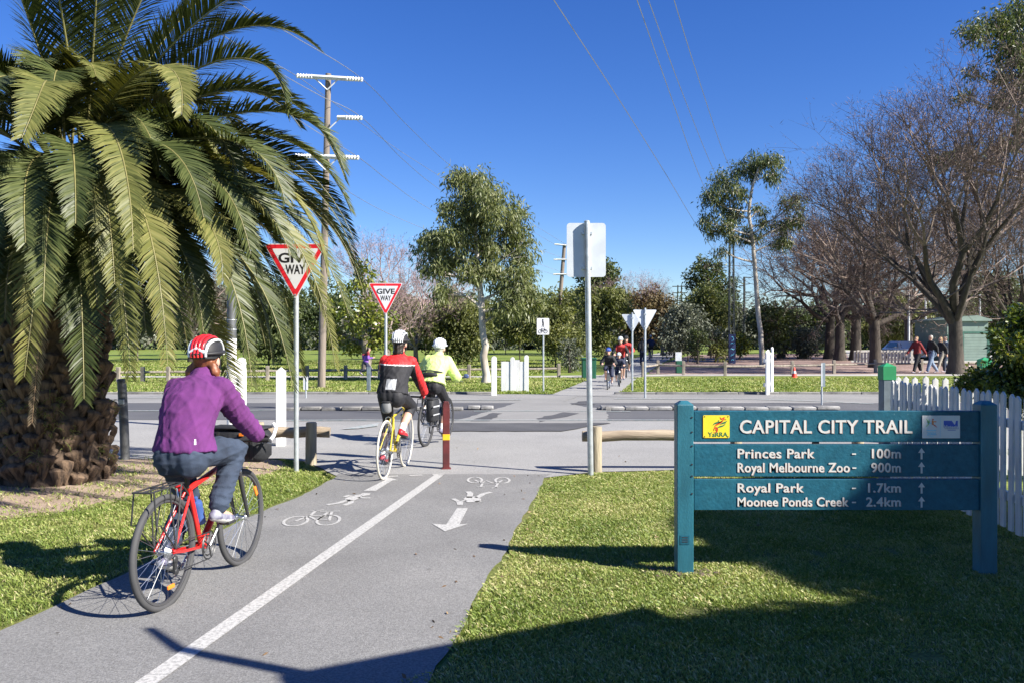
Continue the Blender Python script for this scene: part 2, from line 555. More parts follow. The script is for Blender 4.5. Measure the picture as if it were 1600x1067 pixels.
# road lines
def road_line(pts, w, label, m=None):
    mb = MB(); stroke(mb, [G(*p) for p in pts], w, .026)
    paint('road_line', mb, label, m or M_paintworn, 'lines painted on the road')
road_line([(-200, 645), (200, 643), (440, 641.5)], .14, 'pale line along the road left of the rider in purple')
road_line([(430, 658), (560, 657.5), (640, 658)], .14, 'pale line on the near side of the road behind the left log rail')
road_line([(700, 657.5), (860, 657.5), (1060, 657.5), (1500, 659)], .13, 'long white near edge line right of the crossing')
road_line([(960, 623.5), (1060, 624), (1180, 624.5), (1290, 628), (1365, 632)], .13, 'curved white line beyond the right traffic island')
road_line([(740, 643.5), (860, 643), (985, 644)], .11, 'faint pale line across the middle of the crossing')
road_line([(690, 625), (770, 626), (815, 625)], .13, 'short white line beyond the left traffic island')
road_line([(200, 622), (320, 622), (430, 622)], .1, 'faint line in the far lane left of the give way sign')
mb = MB(); px_poly(mb, [(532, 672), (592, 662), (590, 667), (560, 671)], .026)
paint('painted_wedge', mb, 'worn white wedge painted on the road left of the riders', M_paintworn)

# traffic islands, low rows of kerb stones
def island(x0, x1, y, label, m, n):
    r = thing('traffic_island', label, 'traffic island', (0, y, .012))
    L = (x1-x0)/n
    me = MB().prism([(-L/2+.005, 0), (L/2-.005, 0), (L/2-.005, .085), (-L/2+.005, .085)], -.16, .16).mesh('kerb_stone', m, bevel=.02)
    for i in range(n):
        o = link('kerb_stone', me, r, (x0+L*(i+.5), random.uniform(-.02, .02), random.uniform(-.02, .01)))
        o.rotation_euler = (random.uniform(-.03, .03), random.uniform(-.03, .03), random.uniform(-.03, .03))
    return r
island(-5.2, -1.1, 18.75, 'low pale kerbed traffic island behind the riders', M_kerb, 9)
l2 = island(-1.02, -.42, 18.95, 'whitened rounded end of the left traffic island', M_kerbw, 2)
island(2.0, 7.4, 18.85, 'low whitened kerb island behind the teal sign', M_kerbw, 10)
mb = MB()
for x, y, s_ in ((938, 641, .09), (948, 641.5, .12), (957, 641, .08), (963, 640, .06)):
    g = G(x, y)
    mb.ell((g.x, g.y, .04), (s_, s_*.8, s_*.6), nu=7, nv=5)
tag(mb.build('broken_kerb', M_kerb, smooth=0), 'broken kerb rubble at the near end of the right island', 'rubble')
# ------------------------------------------------------------------ trees
def leaf_quads(pts, dirs, length, width, rg, bend=.0):
    n = len(pts)
    d = dirs/np.maximum(np.linalg.norm(dirs, axis=1, keepdims=True), 1e-6)
    a = rg.normal(size=(n, 3)); a -= d*(a*d).sum(1, keepdims=True)
    a /= np.maximum(np.linalg.norm(a, axis=1, keepdims=True), 1e-6)
    L = length*rg.uniform(.65, 1.3, (n, 1)); Wd = width*rg.uniform(.7, 1.25, (n, 1))
    V = np.empty((n, 4, 3))
    V[:, 0] = pts
    V[:, 1] = pts + d*L*.45 + a*Wd*.5
    V[:, 2] = pts + d*L + np.array([0, 0, -1.])*L*bend
    V[:, 3] = pts + d*L*.45 - a*Wd*.5
    return V.reshape(-1, 3), np.arange(n*4).reshape(n, 4)

def crown_points(clumps, rg, sub, per, spread, shell=2.2):
    """clumps: (centre, radii). returns leaf points, sub-clump centres and outward directions"""
    pts, outs, subs, tone = [], [], [], []
    for c, r in clumps:
        c = np.array(c); r = np.array(r)
        vol = (r[0]*r[1]*r[2])**(1/3)
        ns = max(4, int(sub*vol**2))
        d = rg.normal(size=(ns, 3)); d /= np.linalg.norm(d, axis=1, keepdims=True)
        rad = rg.uniform(0, 1, (ns, 1))**(1/shell)*rg.uniform(.8, 1.12, (ns, 1))
        sc = c + d*r*rad
        subs.append(sc)
        k = per
        p = np.repeat(sc, k, 0) + rg.normal(size=(ns*k, 3))*spread
        pts.append(p); outs.append(np.repeat(d, k, 0)); tone.append(np.repeat(rg.uniform(-.22, .22, ns), k))
    return np.concatenate(pts), np.concatenate(outs), subs, np.concatenate(tone)

M_bark_euc = mat('pale gum bark', (.50, .46, .40), .8, col2=(.27, .23, .19), scale=5, stretch=(1, 1, .25), bump=.3, bscale=15)
M_bark = mat('dark bark', (.058, .046, .036), .9, .4, 7, stretch=(1, 1, .3), bump=.7, bscale=18)
M_bark_grey = mat('grey bark', (.22, .185, .155), .9, .4, 6, stretch=(1, 1, .3), bump=.6, bscale=16)
M_twig = mat('bare twig bark', (.178, .134, .112), .9, .35, 3)
M_twig_pink = mat('pinkish bare twigs', (.36, .255, .25), .9, .3, 3)
L_euc = leafmat('gum leaves', [(.055, .070, .025), (.115, .138, .048), (.19, .21, .082), (.28, .28, .145)], .45, .32, (1.2, 1.3, .6))
L_euc2 = leafmat('dark gum leaves', [(.032, .048, .020), (.066, .092, .034), (.12, .145, .052), (.19, .19, .08)], .45, .28, (1.2, 1.3, .6))
L_olive = leafmat('olive foliage', [(.055, .068, .022), (.105, .122, .036), (.175, .188, .062), (.24, .24, .09)], .6, .33)
L_dark = leafmat('dark evergreen foliage', [(.024, .038, .014), (.05, .072, .024), (.092, .118, .040), (.15, .168, .062)], .5, .28)
L_grey = leafmat('grey green foliage', [(.05, .058, .042), (.085, .098, .07), (.135, .15, .105), (.19, .2, .15)], .6, .2, (1.1, 1.15, .8))
L_brown = leafmat('browning foliage', [(.075, .05, .025), (.12, .08, .035), (.13, .11, .05), (.18, .13, .06)], .7, .2, (1.2, 1.1, .6))
L_lime = leafmat('glossy yellow green leaves', [(.035, .06, .012), (.09, .125, .02), (.19, .215, .035), (.30, .31, .07)], .3, .28, (1.4, 1.3, .4), spec=.6)
L_pink = leafmat('pinkish buds', [(.22, .15, .155), (.29, .20, .20), (.36, .26, .25)], .8, .1, (1, 1, 1))
L_bud = leafmat('reddish buds', [(.115, .080, .070), (.165, .118, .102), (.215, .16, .14)], .8, .1, (1, 1, 1))

def limb(mb, a, b, r0, r1, rg, sag=.12, n=5, sides=6):
    a = np.array(a, float); b = np.array(b, float)
    m = (a+b)/2 + rg.normal(size=3)*np.linalg.norm(b-a)*sag
    m[2] += np.linalg.norm((b-a)[:2])*-.05
    p = bez([a, m, b], n)
    mb.tube(p, np.linspace(r0, r1, n), sides)
    return p

def leafy_tree(name, label, base, trunk, clumps, leaf, bark, seed=1, r0=.2, r1=.05, sub=14, per=26, spread=.22, ll=.2, lw=.06, droop=.5, out=.5,
               group='trees in the park', twigs=True, cat='tree', shell=2.2, crown_name='crown', bend=.1):
    """base: ground point; trunk: world points; clumps: [(world centre, (rx, ry, rz))]"""
    rg = np.random.default_rng(seed)
    root = thing(name, label, cat, base, 0, group)
    b = np.array(base)
    tp = [np.array(p)-b for p in trunk]
    cl = [(np.array(c)-b, r) for c, r in clumps]
    mb = MB()
    n = len(tp)
    rad = np.linspace(r0, r1, n)
    path = [tp[0]]; rr = [r0*1.35]
    for i in range(n-1):
        for k in range(1, 5):
            path.append(tp[i]+(tp[i+1]-tp[i])*k/4 + rg.normal(size=3)*rad[i]*.12); rr.append(rad[i]+(rad[i+1]-rad[i])*k/4)
    mb.tube(path, rr, 9)
    pts, outs, subs, tone = crown_points(cl, rg, sub, per, spread, shell)
    hi = np.array(path)
    for (c, r), sc in zip(cl, subs):
        # leave the trunk somewhat below the clump
        cand = [i for i in range(len(hi)) if hi[i][2] < c[2]-.1*np.linalg.norm(r)] or [0]
        j = min(cand, key=lambda i: np.linalg.norm(hi[i]-c)+ .4*abs(hi[i][2]-(c[2]-np.linalg.norm(c[:2]-hi[i][:2])*.6)))
        lr = max(rr[j]*.55, .02)
        lp = limb(mb, hi[j], c, lr, lr*.4, rg)
        if twigs:
            m = min(len(sc), 14)
            for s_ in sc[rg.permutation(len(sc))[:m]]:
                q = lp[rg.integers(2, len(lp))]
                limb(mb, q, s_, lr*.3, .006+lr*.06, rg, .1, 4, 4)
    mb.build('trunk', bark, root, 60)
    dirs = rg.normal(size=pts.shape)*.6 + outs*out + np.array([0, 0, -1.])*droop
    V, Fc = leaf_quads(pts, dirs, ll, lw, rg, bend)
    rnd = np.clip(rg.uniform(.1, .9, len(Fc)) + tone, 0, 1)
    link(crown_name, fast_mesh(crown_name, V, Fc, leaf, rnd), root)
    return root

def px_tree(name, label, bx, by, trunk_px, clumps_px, leaf, bark, depth=None, ddep=.9, **kw):
    """trunk and foliage clumps measured in the photograph; every clump gets real depth"""
    base = G(bx, by) if depth is None else Vector(((bx-800)*depth/F, depth, 0))
    d = base.y
    rg = np.random.default_rng(kw.get('seed', 1)+100)
    s = d/F
    tr = [base] + [P(x, y, d) for x, y in trunk_px]
    cl = []
    for c in clumps_px:
        x, y, rx, ry = c[:4]
        w = max(rx, ry)*s
        dy = c[4] if len(c) > 4 else rg.uniform(-ddep, ddep)*w
        cl.append((P(x, y, d+dy), (rx*s, min(max(rx, ry*.9), 1.4*rx)*s, ry*s)))
    return leafy_tree(name, label, base, tr, cl, leaf, bark, **kw)

def hull_clumps(x0, x1, y0, y1, n, rg, rmin=.16, rmax=.3):
    """clumps filling a rounded crown outline"""
    out = []
    cx, cy, hx, hy = (x0+x1)/2, (y0+y1)/2, (x1-x0)/2, (y1-y0)/2
    for i in range(n):
        a = rg.uniform(0, 2*PI); q = rg.uniform(0, 1)**.5*.78
        r = rg.uniform(rmin, rmax)*min(hx*2, hy*2)
        out.append((cx+hx*q*math.cos(a), cy+hy*q*math.sin(a), r*1.15, r*.85))
    return out

# main gum beyond the road
px_tree('gum_tree', 'tall gum tree with white trunk beyond the road behind the riders', 759, 599,
        [(756, 540), (751, 470), (750, 440), (744, 380), (738, 320), (735, 290)],
        [(738, 290, 34, 26), (715, 275, 22, 14), (768, 322, 44, 34), (800, 352, 34, 36), (812, 395, 28, 34), (708, 326, 24, 18), (700, 372, 42, 28), (668, 388, 20, 26),
         (760, 385, 34, 34), (735, 345, 36, 30), (806, 445, 40, 30), (815, 475, 36, 22), (770, 425, 26, 26), (705, 410, 26, 22), (680, 420, 22, 18), (735, 425, 22, 22), (790, 480, 26, 16), (690, 455, 20, 14)],
        L_euc, M_bark_euc, seed=3, r0=.15, r1=.05, sub=95, per=34, spread=.13, ll=.20, lw=.048, droop=1.0, out=.35, group='gum trees')
mbx = MB()
# tall thin gum right of the crossing
px_tree('gum_tree', 'tall thin gum tree with open crown behind the white gate boards', 1192, 574,
        [(1188, 520), (1181, 440), (1177, 380), (1170, 330), (1176, 290), (1186, 262)],
        [(1195, 250, 30, 16), (1165, 266, 30, 18), (1208, 272, 16, 20), (1130, 290, 26, 24), (1115, 312, 20, 18), (1150, 300, 20, 14), (1145, 332, 26, 18), (1102, 345, 14, 16), (1113, 362, 14, 10), (1132, 352, 18, 12), (1150, 372, 14, 9),
         (1172, 368, 22, 12), (1195, 352, 14, 9), (1237, 318, 20, 18), (1245, 342, 15, 12), (1225, 352, 18, 10), (1222, 380, 18, 12), (1128, 388, 12, 8), (1185, 330, 14, 9)],
        L_euc2, M_bark_euc, seed=5, r0=.16, r1=.06, sub=46, per=30, spread=.17, ll=.25, lw=.06, droop=1.0, out=.3, group='gum trees')
# dark gum top right
px_tree('gum_tree', 'dark tall gum tree above the bare trees at the top right', 1640, 572,
        [(1630, 480), (1625, 380), (1615, 250), (1600, 130), (1590, 60)],
        [(1590, 25, 40, 26), (1548, 45, 36, 22), (1520, 52, 20, 18), (1580, 75, 34, 26), (1600, 110, 34, 30), (1565, 118, 20, 14), (1522, 112, 14, 11), (1590, 150, 36, 24), (1560, 160, 22, 14), (1500, 150, 16, 10), (1630, 60, 50, 50), (1640, 140, 50, 50), (1620, 200, 44, 30), (1560, 230, 26, 16), (1470, 250, 26, 14), (1510, 240, 24, 12)],
        L_euc2, M_bark_euc, seed=8, depth=52, r0=.4, r1=.12, sub=26, per=34, spread=.26, ll=.30, lw=.09, droop=.7, out=.3, group='gum trees')

# the wall of park trees
trees = [
 # name, label, bx, depth, x0,x1,y0,y1,leaf,bark,n
 ('park_tree', 'rounded olive green tree left of the square sign pole', 868, 46, 835, 915, 448, 572, L_olive, M_bark, 22),
 ('park_tree', 'dense olive tree right behind the square sign pole', 945, 62, 905, 985, 440, 560, L_olive, M_bark, 22),
 ('park_tree', 'dark gum behind the square sign plate top', 940, 84, 900, 972, 408, 500, L_euc2, M_bark_euc, 12),
 ('park_tree', 'mid green tree in the gap left of the walking and cycling sign', 812, 58, 775, 850, 455, 546, L_olive, M_bark, 16),
 ('park_tree', 'brown leaved tree above the turned give way signs', 1015, 78, 972, 1052, 452, 538, L_brown, M_bark, 20),
 ('park_tree', 'grey green bushy tree right of the turned give way signs', 1075, 58, 1036, 1108, 476, 566, L_grey, M_bark, 18),
 ('park_tree', 'dull green tree behind the grey green bushy tree', 1110, 72, 1080, 1142, 446, 546, L_olive, M_bark, 16),
 ('park_tree', 'olive tree behind the white trunk of the main gum', 715, 52, 660, 760, 470, 562, L_olive, M_bark, 24),
 ('park_tree', 'olive tree low between the two riders', 665, 66, 610, 700, 470, 517, L_olive, M_bark, 14),
 ('park_tree', 'dark spreading tree behind the palm fronds', 420, 44, 368, 480, 440, 562, L_dark, M_bark, 22),
 ('park_tree', 'dark tree beside the near timber power pole', 500, 50, 460, 540, 440, 517, L_dark, M_bark, 16),
 ('park_tree', 'grey tree left behind the palm trunk', 215, 60, 165, 290, 440, 517, L_grey, M_bark_grey, 18),
 ('park_tree', 'dull tree above the head of the rider in purple', 330, 66, 270, 390, 430, 517, L_grey, M_bark_grey, 16),
 ('park_tree', 'dark low tree right of the steel tower', 1190, 66, 1160, 1232, 480, 546, L_dark, M_bark, 14),
 ('park_tree', 'dark tree far behind the bare trees on the right', 1400, 96, 1330, 1460, 445, 537, L_olive, M_bark, 16),
 ('park_tree', 'dark tree far behind the green shed', 1530, 96, 1450, 1620, 420, 530, L_dark, M_bark, 18),
 ('park_tree', 'tall olive tree far behind the pinkish bare tree', 610, 88, 555, 665, 455, 521, L_olive, M_bark, 16),
 ('park_tree', 'olive tree far left behind the palm trunk', 120, 74, 60, 185, 440, 517, L_olive, M_bark, 16),
 ('park_tree', 'brownish tree low behind the purple rider', 255, 82, 200, 320, 462, 521, L_brown, M_bark, 14),
 ('park_tree', 'olive tree far behind the white based pole', 380, 86, 330, 440, 455, 521, L_olive, M_bark, 14),
 ('park_tree', 'olive tree far behind the white gate panel', 790, 90, 740, 850, 462, 521, L_olive, M_bark, 16),
 ('park_tree', 'dull green tree far behind the steel tower', 1150, 94, 1105, 1215, 478, 537, L_grey, M_bark, 14),
 ('park_tree', 'olive tree far behind the litter bin', 890, 92, 850, 940, 455, 537, L_olive, M_bark, 14),
 ('park_tree', 'dark tree in the distance beyond the bare trunks', 1275, 92, 1220, 1345, 470, 537, L_dark, M_bark, 16),
]
for i, (nm, lb, bx, d, x0, x1, y0, y1, lf, bk, n) in enumerate(trees):
    rg = np.random.default_rng(40+i)
    cl = hull_clumps(x0, x1, y0, y1, n, rg)
    k = d/50
    px_tree(nm, lb, bx, 0, [(bx, y1-8), ((x0+x1)/2, (y0+y1)/2+10), ((x0+x1)/2, y0+14)], cl, lf, bk, depth=d, seed=60+i,
            r0=.006*(y1-y0)*d/F*1.6, r1=.05, sub=30/k, per=26, spread=.2*k, ll=.22*k, lw=.10*k, droop=.35, out=.5, group='trees in the park', twigs=False)
# dark pine behind the steel tower
px_tree('pine_tree', 'dark green conifer rising left of the steel tower', 1112, 0, [(1112, 520), (1108, 450), (1103, 410)],
        [(1103, 412, 18, 11), (1092, 428, 18, 9), (1117, 428, 18, 11), (1080, 438, 11, 6), (1104, 447, 26, 12), (1138, 441, 12, 9), (1130, 452, 18, 10), (1140, 462, 14, 12), (1100, 468, 30, 14), (1125, 478, 26, 14), (1085, 480, 20, 12)],
        L_dark, M_bark, depth=82, seed=21, r0=.35, r1=.1, sub=14, per=46, spread=.28, ll=.34, lw=.14, droop=.1, out=.7, group='trees in the park', twigs=False)
# glossy broadleaf tree left of the give way sign
px_tree('broadleaf_tree', 'glossy yellow green tree behind the left give way sign pole', 573, 580, [(573, 560), (570, 520), (566, 470)],
        [(550, 450, 22, 18), (572, 440, 20, 18), (530, 480, 26, 20), (560, 490, 30, 22), (590, 495, 22, 20), (520, 520, 24, 20), (548, 528, 28, 20), (582, 530, 26, 20), (604, 520, 14, 20), (565, 425, 12, 10)],
        L_lime, M_bark_grey, seed=31, r0=.28, r1=.08, sub=20, per=34, spread=.18, ll=.22, lw=.12, droop=.2, out=.7)
# young trees on the mulch
for i, (bx, by, x0, x1, y0, y1, lf, lb) in enumerate([
    (1090, 568, 1076, 1104, 508, 562, L_dark, 'small dark conical tree on the mulch behind the green notice bin'),
    (1118, 566, 1105, 1134, 520, 562, L_olive, 'small olive shrub on the mulch left of the steel tower'),
    (1155, 562, 1146, 1172, 525, 556, L_lime, 'small yellow green shrub right of the steel tower'),
    (1257, 560, 1232, 1286, 508, 556, L_grey, 'young silvery gum with big pale leaves on the mulch'),
    (1215, 560, 1196, 1238, 512, 556, L_grey, 'grey green bush right of the white gate boards'),
    (890, 582, 872, 906, 530, 578, L_grey, 'sapling with pale leaves left of the square sign pole'),
    (1345, 546, 1398, 1452, 505, 545, L_lime, 'bright green rounded hedge shrub behind the white car')]):
    rg = np.random.default_rng(300+i)
    d = G(bx, by).y; k = d/50
    px_tree('young_tree' if i < 6 else 'shrub', lb, (x0+x1)/2 if i == 6 else bx, by, [((x0+x1)/2, (y0+y1)/2), ((x0+x1)/2, y0+6)], hull_clumps(x0, x1, y0, y1, 9, rg, .2, .34), lf, M_bark,
            seed=310+i, r0=.07, r1=.02, sub=44, per=26, spread=.13*k, ll=.18*k, lw=.08*k, droop=.2, out=.5, group='young trees and shrubs', twigs=False, cat='tree' if i < 6 else 'shrub')

# low hedge line far behind so no gap opens at the horizon
def far_wood():
    rg = np.random.default_rng(77)
    cl = []
    for i in range(240):
        x = rg.uniform(-190, 190); h = rg.uniform(4, 8.5)
        cl.append(((x, 132+rg.uniform(-8, 8), h*.5), (rg.uniform(3, 6), 3, h*.55)))
    pts, outs, subs, tone = crown_points(cl, rg, 3.2, 22, .6)
    V, Fc = leaf_quads(pts, rg.normal(size=pts.shape)+outs, .8, .45, rg)
    o = link('far_wood', fast_mesh('far_wood', V, Fc, L_grey, np.clip(rg.uniform(.1, .9, len(Fc))+tone, 0, 1)))
    tag(o, 'distant dark belt of trees closing the park', 'woodland', kind='stuff')
far_wood()

# ------------------------------------------------------------------ bare winter trees
def bare_tree_mesh(seed, h, trunk_h, r0, spread, levels=6, nlimb=5, twig=M_twig, bark=M_bark, up=.25, dens=1.2, split=(2, 3), start=.9, lf=1.0):
    rg = np.random.default_rng(seed)
    mb = MB()
    tv, tf = [], []
    lean = rg.normal(size=2)*.03
    top = np.array([lean[0]*trunk_h, lean[1]*trunk_h, trunk_h])
    mb.tube(bez([(0, 0, 0), (lean[0]*.3, lean[1]*.3, trunk_h*.5), top], 6), [r0*1.45, r0*1.08, r0, r0*.95, r0*.92, r0*.85], 12)
    budp, budd = [], []
    def rot_dir(d, ang, az):
        d = d/np.linalg.norm(d)
        a = np.cross(d, [0, 0, 1.]) if abs(d[2]) < .95 else np.cross(d, [1., 0, 0])
        a /= np.linalg.norm(a); b = np.cross(d, a)
        return d*math.cos(ang) + (a*math.cos(az)+b*math.sin(az))*math.sin(ang)
    def grow(p, d, L, r, lev):
        mid = p + d*L*.5 + rg.normal(size=3)*L*.05
        d2 = d + np.array([0, 0, up*.25]) + rg.normal(size=3)*.10
        d2 /= np.linalg.norm(d2)
        e = mid + d2*L*.5
        re = r*.66
        sides = 7 if lev <= 1 else (5 if lev <= 2 else 3)
        if r > .022:
            mb.mat(0 if lev <= 2 else 1)
            mb.tube([p, mid, e], [r, (r+re)/2, re], sides, cap=False)
        else:
            w = rg.normal(size=3); w -= d*np.dot(w, d); w /= np.linalg.norm(w)
            w2 = np.cross(d, w)
            for q in (w, w2):
                i = len(tv)
                tv.extend([p-q*r, p+q*r, mid+q*r*.85, mid-q*r*.85, e+q*re*.7, e-q*re*.7])
                tf.extend([(i, i+1, i+2, i+3), (i+3, i+2, i+4, i+5)])
        if lev >= levels:
            for k in range(3):
                budp.append(p + (e-p)*rg.uniform(.2, 1.1)); budd.append(d2 + rg.normal(size=3)*.7)
            return
        n = rg.integers(split[0], split[1]+1)
        az0 = rg.uniform(0, 2*PI)
        for k in range(n):
            nd = rot_dir(d2, R(rg.uniform(14, 42))*spread, az0 + 2*PI*k/n + rg.uniform(-.4, .4))
            nd = nd + np.array([0, 0, up*.3]); nd /= np.linalg.norm(nd)
            grow(e, nd, L*rg.uniform(.66, .9), re*rg.uniform(.72, .98), lev+1)
        # side shoots
        for k in range(int(rg.poisson(1.3*dens)) if lev >= 2 else (1 if lev == 1 else 0)):
            q = p + (e-p)*rg.uniform(.3, .9)
            nd = rot_dir(d2, R(rg.uniform(35, 70)), rg.uniform(0, 2*PI))
            grow(q, nd, L*rg.uniform(.5, .7), max(re*.45, .008), min(lev+2, levels))
    L0 = (h-trunk_h)*.27
    for k in range(nlimb):
        az = 2*PI*k/nlimb + rg.uniform(-.35, .35)
        ang = R(rg.uniform(22, 62))*start
        d = np.array([math.sin(ang)*math.cos(az), math.sin(ang)*math.sin(az), math.cos(ang)])
        grow(top - np.array([0, 0, rg.uniform(0, .22)*trunk_h]), d, L0*rg.uniform(.95, 1.25), r0*lf*rg.uniform(.42, .6), 1)
    me = mb.mesh('trunk', [bark, twig], 60)
    V = np.array(tv); tw = fast_mesh('twigs', V, np.array(tf), twig)
    bp = np.array(budp); bd = np.array(budd)
    bp = np.repeat(bp, 2, 0); bd = np.repeat(bd, 2, 0) + rg.normal(size=(len(bp), 3))*.6
    V2, F2 = leaf_quads(bp + rg.normal(size=bp.shape)*.12, bd, .26, .022, rg)
    return me, tw, V2, F2, rg

def bare_tree(name, label, loc, seed, bud=L_bud, group='bare winter trees', **kw):
    me, tw, V2, F2, rg = bare_tree_mesh(seed, **kw)
    root = thing(name, label, 'tree', loc, 0, group)
    link('trunk', me, root); link('crown', tw, root)
    link('buds', fast_mesh('buds', V2, F2, bud, rg.uniform(0, 1, len(F2))), root)
    return root

b1 = bare_tree('bare_tree', 'largest bare winter tree with thick forked trunk behind the walkers', G(1494, 584), 4, h=13.4, trunk_h=3.2, r0=.31, spread=.84, lf=1.25, levels=7, nlimb=8, up=.40, start=.78, bark=M_bark)
b1.scale = (1.02, 1.02, .86)
b2 = bare_tree('bare_tree', 'bare tree with slim forked trunk left of the walkers', G(1368, 574), 9, h=10.5, trunk_h=2.8, r0=.3, spread=1.05, levels=6, nlimb=6, up=.1, start=1.15, dens=1.0)
def again(src, label, loc, rz, sc):
    c = copy_tree(src); c.location = loc; c.rotation_euler = (0, 0, rz); c.scale = (sc, sc, sc); c['label'] = label
    return c
again(b2, 'bare tree with a stout dark trunk, rightmost of the trunk cluster', G(1337, 563), 2.0, 1.28)
again(b2, 'bare tree with dark trunk in the middle of the trunk cluster', G(1312, 563), 4.1, 1.2)
again(b2, 'bare tree with low sweeping branch, leftmost of the trunk cluster', G(1296, 561), 3.3, 1.25)
again(b1, 'bare tree far behind the green shed', G(1585, 562), 1.2, .95)
again(b2, 'bare tree far behind the trunk cluster', G(1420, 556), 5.2, 1.3)
b3 = bare_tree('bare_tree', 'pinkish bare tree against the sky left of the main gum', Vector((-8.6*1.0, 57, 0)), 14, bud=L_pink, h=9.4, trunk_h=2.0, r0=.22, spread=.8, levels=6, nlimb=5, up=.35, twig=M_twig_pink, bark=M_bark_grey, dens=.7)
again(b3, 'pale bare tree above the brown leaved tree', Vector(((985-800)*80/F, 80, 0)), 2.2, .88)
again(b3, 'dark bare tree behind the red and black rider', Vector(((650-800)*52/F, 52, 0)), 4.4, .68)
again(b3, 'bare tree behind the brown leaved tree, right of the pale one', Vector(((1035-800)*84/F, 84, 0)), 1.1, .84)
again(b2, 'bare tree behind the palm trunk, left of the purple rider', Vector(((300-800)*58/F, 58, 0)), .6, .8)
# ------------------------------------------------------------------ date palms
L_palm = leafmat('palm leaflets', [(.018, .027, .009), (.036, .050, .014), (.064, .080, .024), (.115, .128, .044)], .46, .16, (1.3, 1.25, .5), spec=.3)
L_palmlight = leafmat('sunlit palm leaflets', [(.05, .060, .016), (.09, .101, .026), (.145, .148, .042), (.215, .20, .068)], .48, .18, (1.3, 1.2, .5), spec=.3)  # paler leaflet copy: sunlight on the front fronds is put into the colour
L_dead = leafmat('dead palm leaflets', [(.17, .12, .075), (.27, .205, .135), (.36, .28, .19)], .8, .2, (1, .9, .7))
M_rachis = mat('palm rachis', (.19, .175, .065), .45, .25, 5)
M_rachisdead = mat('dead palm rachis', (.30, .20, .12), .8, .25, 5)
M_ptrunk = mat('palm trunk fibre', (.095, .065, .045), .95, .5, 9, bump=1.0, bscale=25)
M_boss = mat('palm leaf base', (.185, .122, .078), .9, col2=(.045, .029, .020), scale=14, bump=1.0, bscale=60, stretch=(1, 2.5, .6))

def frond_mesh(pts, rg, nleaf=110, lmax=.46, wid=.024, leaf=None, rach=None, roll=0.0, vee=.34, bare=.14):
    """pts: bezier control points of the midrib, base to tip"""
    n = nleaf
    C = bez(pts, n+1)
    T = np.gradient(C, axis=0); T /= np.linalg.norm(T, axis=1, keepdims=True)
    chord = C[-1]-C[0]; h = np.array([chord[0], chord[1], 0.])
    if np.linalg.norm(h) < .05: h = np.array([1., 0, 0])
    h /= np.linalg.norm(h)
    side0 = np.cross(h, [0, 0, 1.])
    tone = rg.uniform(-.18, .18)
    idx = np.arange(int(bare*n), n+1); m = len(idx)
    u = (idx/n)[:, None]; t = T[idx]; Ci = C[idx]
    sd = side0 - t*(t @ side0)[:, None]; sd /= np.linalg.norm(sd, axis=1, keepdims=True)
    nm = np.cross(sd, t)
    flip = (nm[:, 2] < 0) & (t[:, 2] > -.5); nm[flip] *= -1
    ro = roll*u
    sd, nm = sd*np.cos(ro)+nm*np.sin(ro), nm*np.cos(ro)-sd*np.sin(ro)
    prof = np.minimum(1, (u-bare)/.16+.35)*np.where(u < .5, 1, 1-.74*(np.maximum(u-.5, 0)/.5)**1.4)
    V = np.empty((m, 2, 6, 3)); rn = np.empty((m, 2, 2))
    nrm = lambda a: a/np.maximum(np.linalg.norm(a, axis=1, keepdims=True), 1e-6)
    for k_, s in enumerate((-1, 1)):
        L = lmax*prof*rg.uniform(.88, 1.08, (m, 1))
        d = nrm(s*sd + t*(.50+.75*u)*rg.uniform(.85, 1.15, (m, 1)) + nm*vee*rg.uniform(.5, 1.3, (m, 1)) + rg.normal(size=(m, 3))*.05)
        wv = nrm(np.cross(d, nm))*math.cos(.5) + nm*math.sin(.5*s) + rg.normal(size=(m, 3))*.15
        w = wid*np.where(u < .8, 1, .75)
        p0 = Ci + s*sd*.008; p1 = p0 + d*L*.5
        d2 = nrm(d + np.array([0, 0, -.20])*rg.uniform(.3, 1.5, (m, 1))); p2 = p1 + d2*L*.5
        for q_, pt in enumerate((p0-wv*w*.32, p0+wv*w*.32, p1+wv*w*.5, p1-wv*w*.5, p2+wv*w*.08, p2-wv*w*.08)): V[:, k_, q_] = pt
        r_ = np.clip(rg.uniform(.2, .8, m)+tone+.12*(u[:, 0]-.5), 0, 1)
        rn[:, k_, 0] = r_; rn[:, k_, 1] = np.minimum(1, r_+.06)
    V = list(V.reshape(-1, 3)); rn = list(rn.ravel())
    Fq = []
    for b in range(0, m*12, 6): Fq += [(b, b+1, b+2, b+3), (b+3, b+2, b+4, b+5)]
    nl = len(Fq)
    # midrib
    k = 18
    Cr = bez(pts, k)
    mb = MB()
    mb.tube(Cr, list(np.linspace(.017, .0035, k)), 5)
    b = len(V)
    V += mb.v
    tri = [f for f in mb.f]
    quads = [f for f in tri if len(f) == 4]
    Fq += [tuple(x+b for x in f) for f in quads]
    rn += [.5]*len(quads)
    me = fast_mesh('frond', np.array(V), np.array(Fq), [leaf or L_palm, rach or M_rachis], rn)
    mi = np.zeros(len(Fq), np.int32); mi[nl:] = 1
    me.polygons.foreach_set('material_index', mi)
    return me

def random_frond(rg, c, az, el, L, droop):
    """frond from crown centre c leaving at azimuth az and elevation el"""
    h = np.array([math.cos(az), math.sin(az), 0.])
    p0 = c + h*.16
    d = h*math.cos(el) + np.array([0, 0, math.sin(el)])
    p1 = p0 + d*L*.38
    p2 = p1 + (d*.5 + h*.5)*L*.34 + np.array([0, 0, -droop*L*.16])
    p3 = p2 + h*L*.20*(1-droop*.55) + np.array([0, 0, -1.])*L*(.12+.32*droop)
    return [p0, p1, p2, p3]

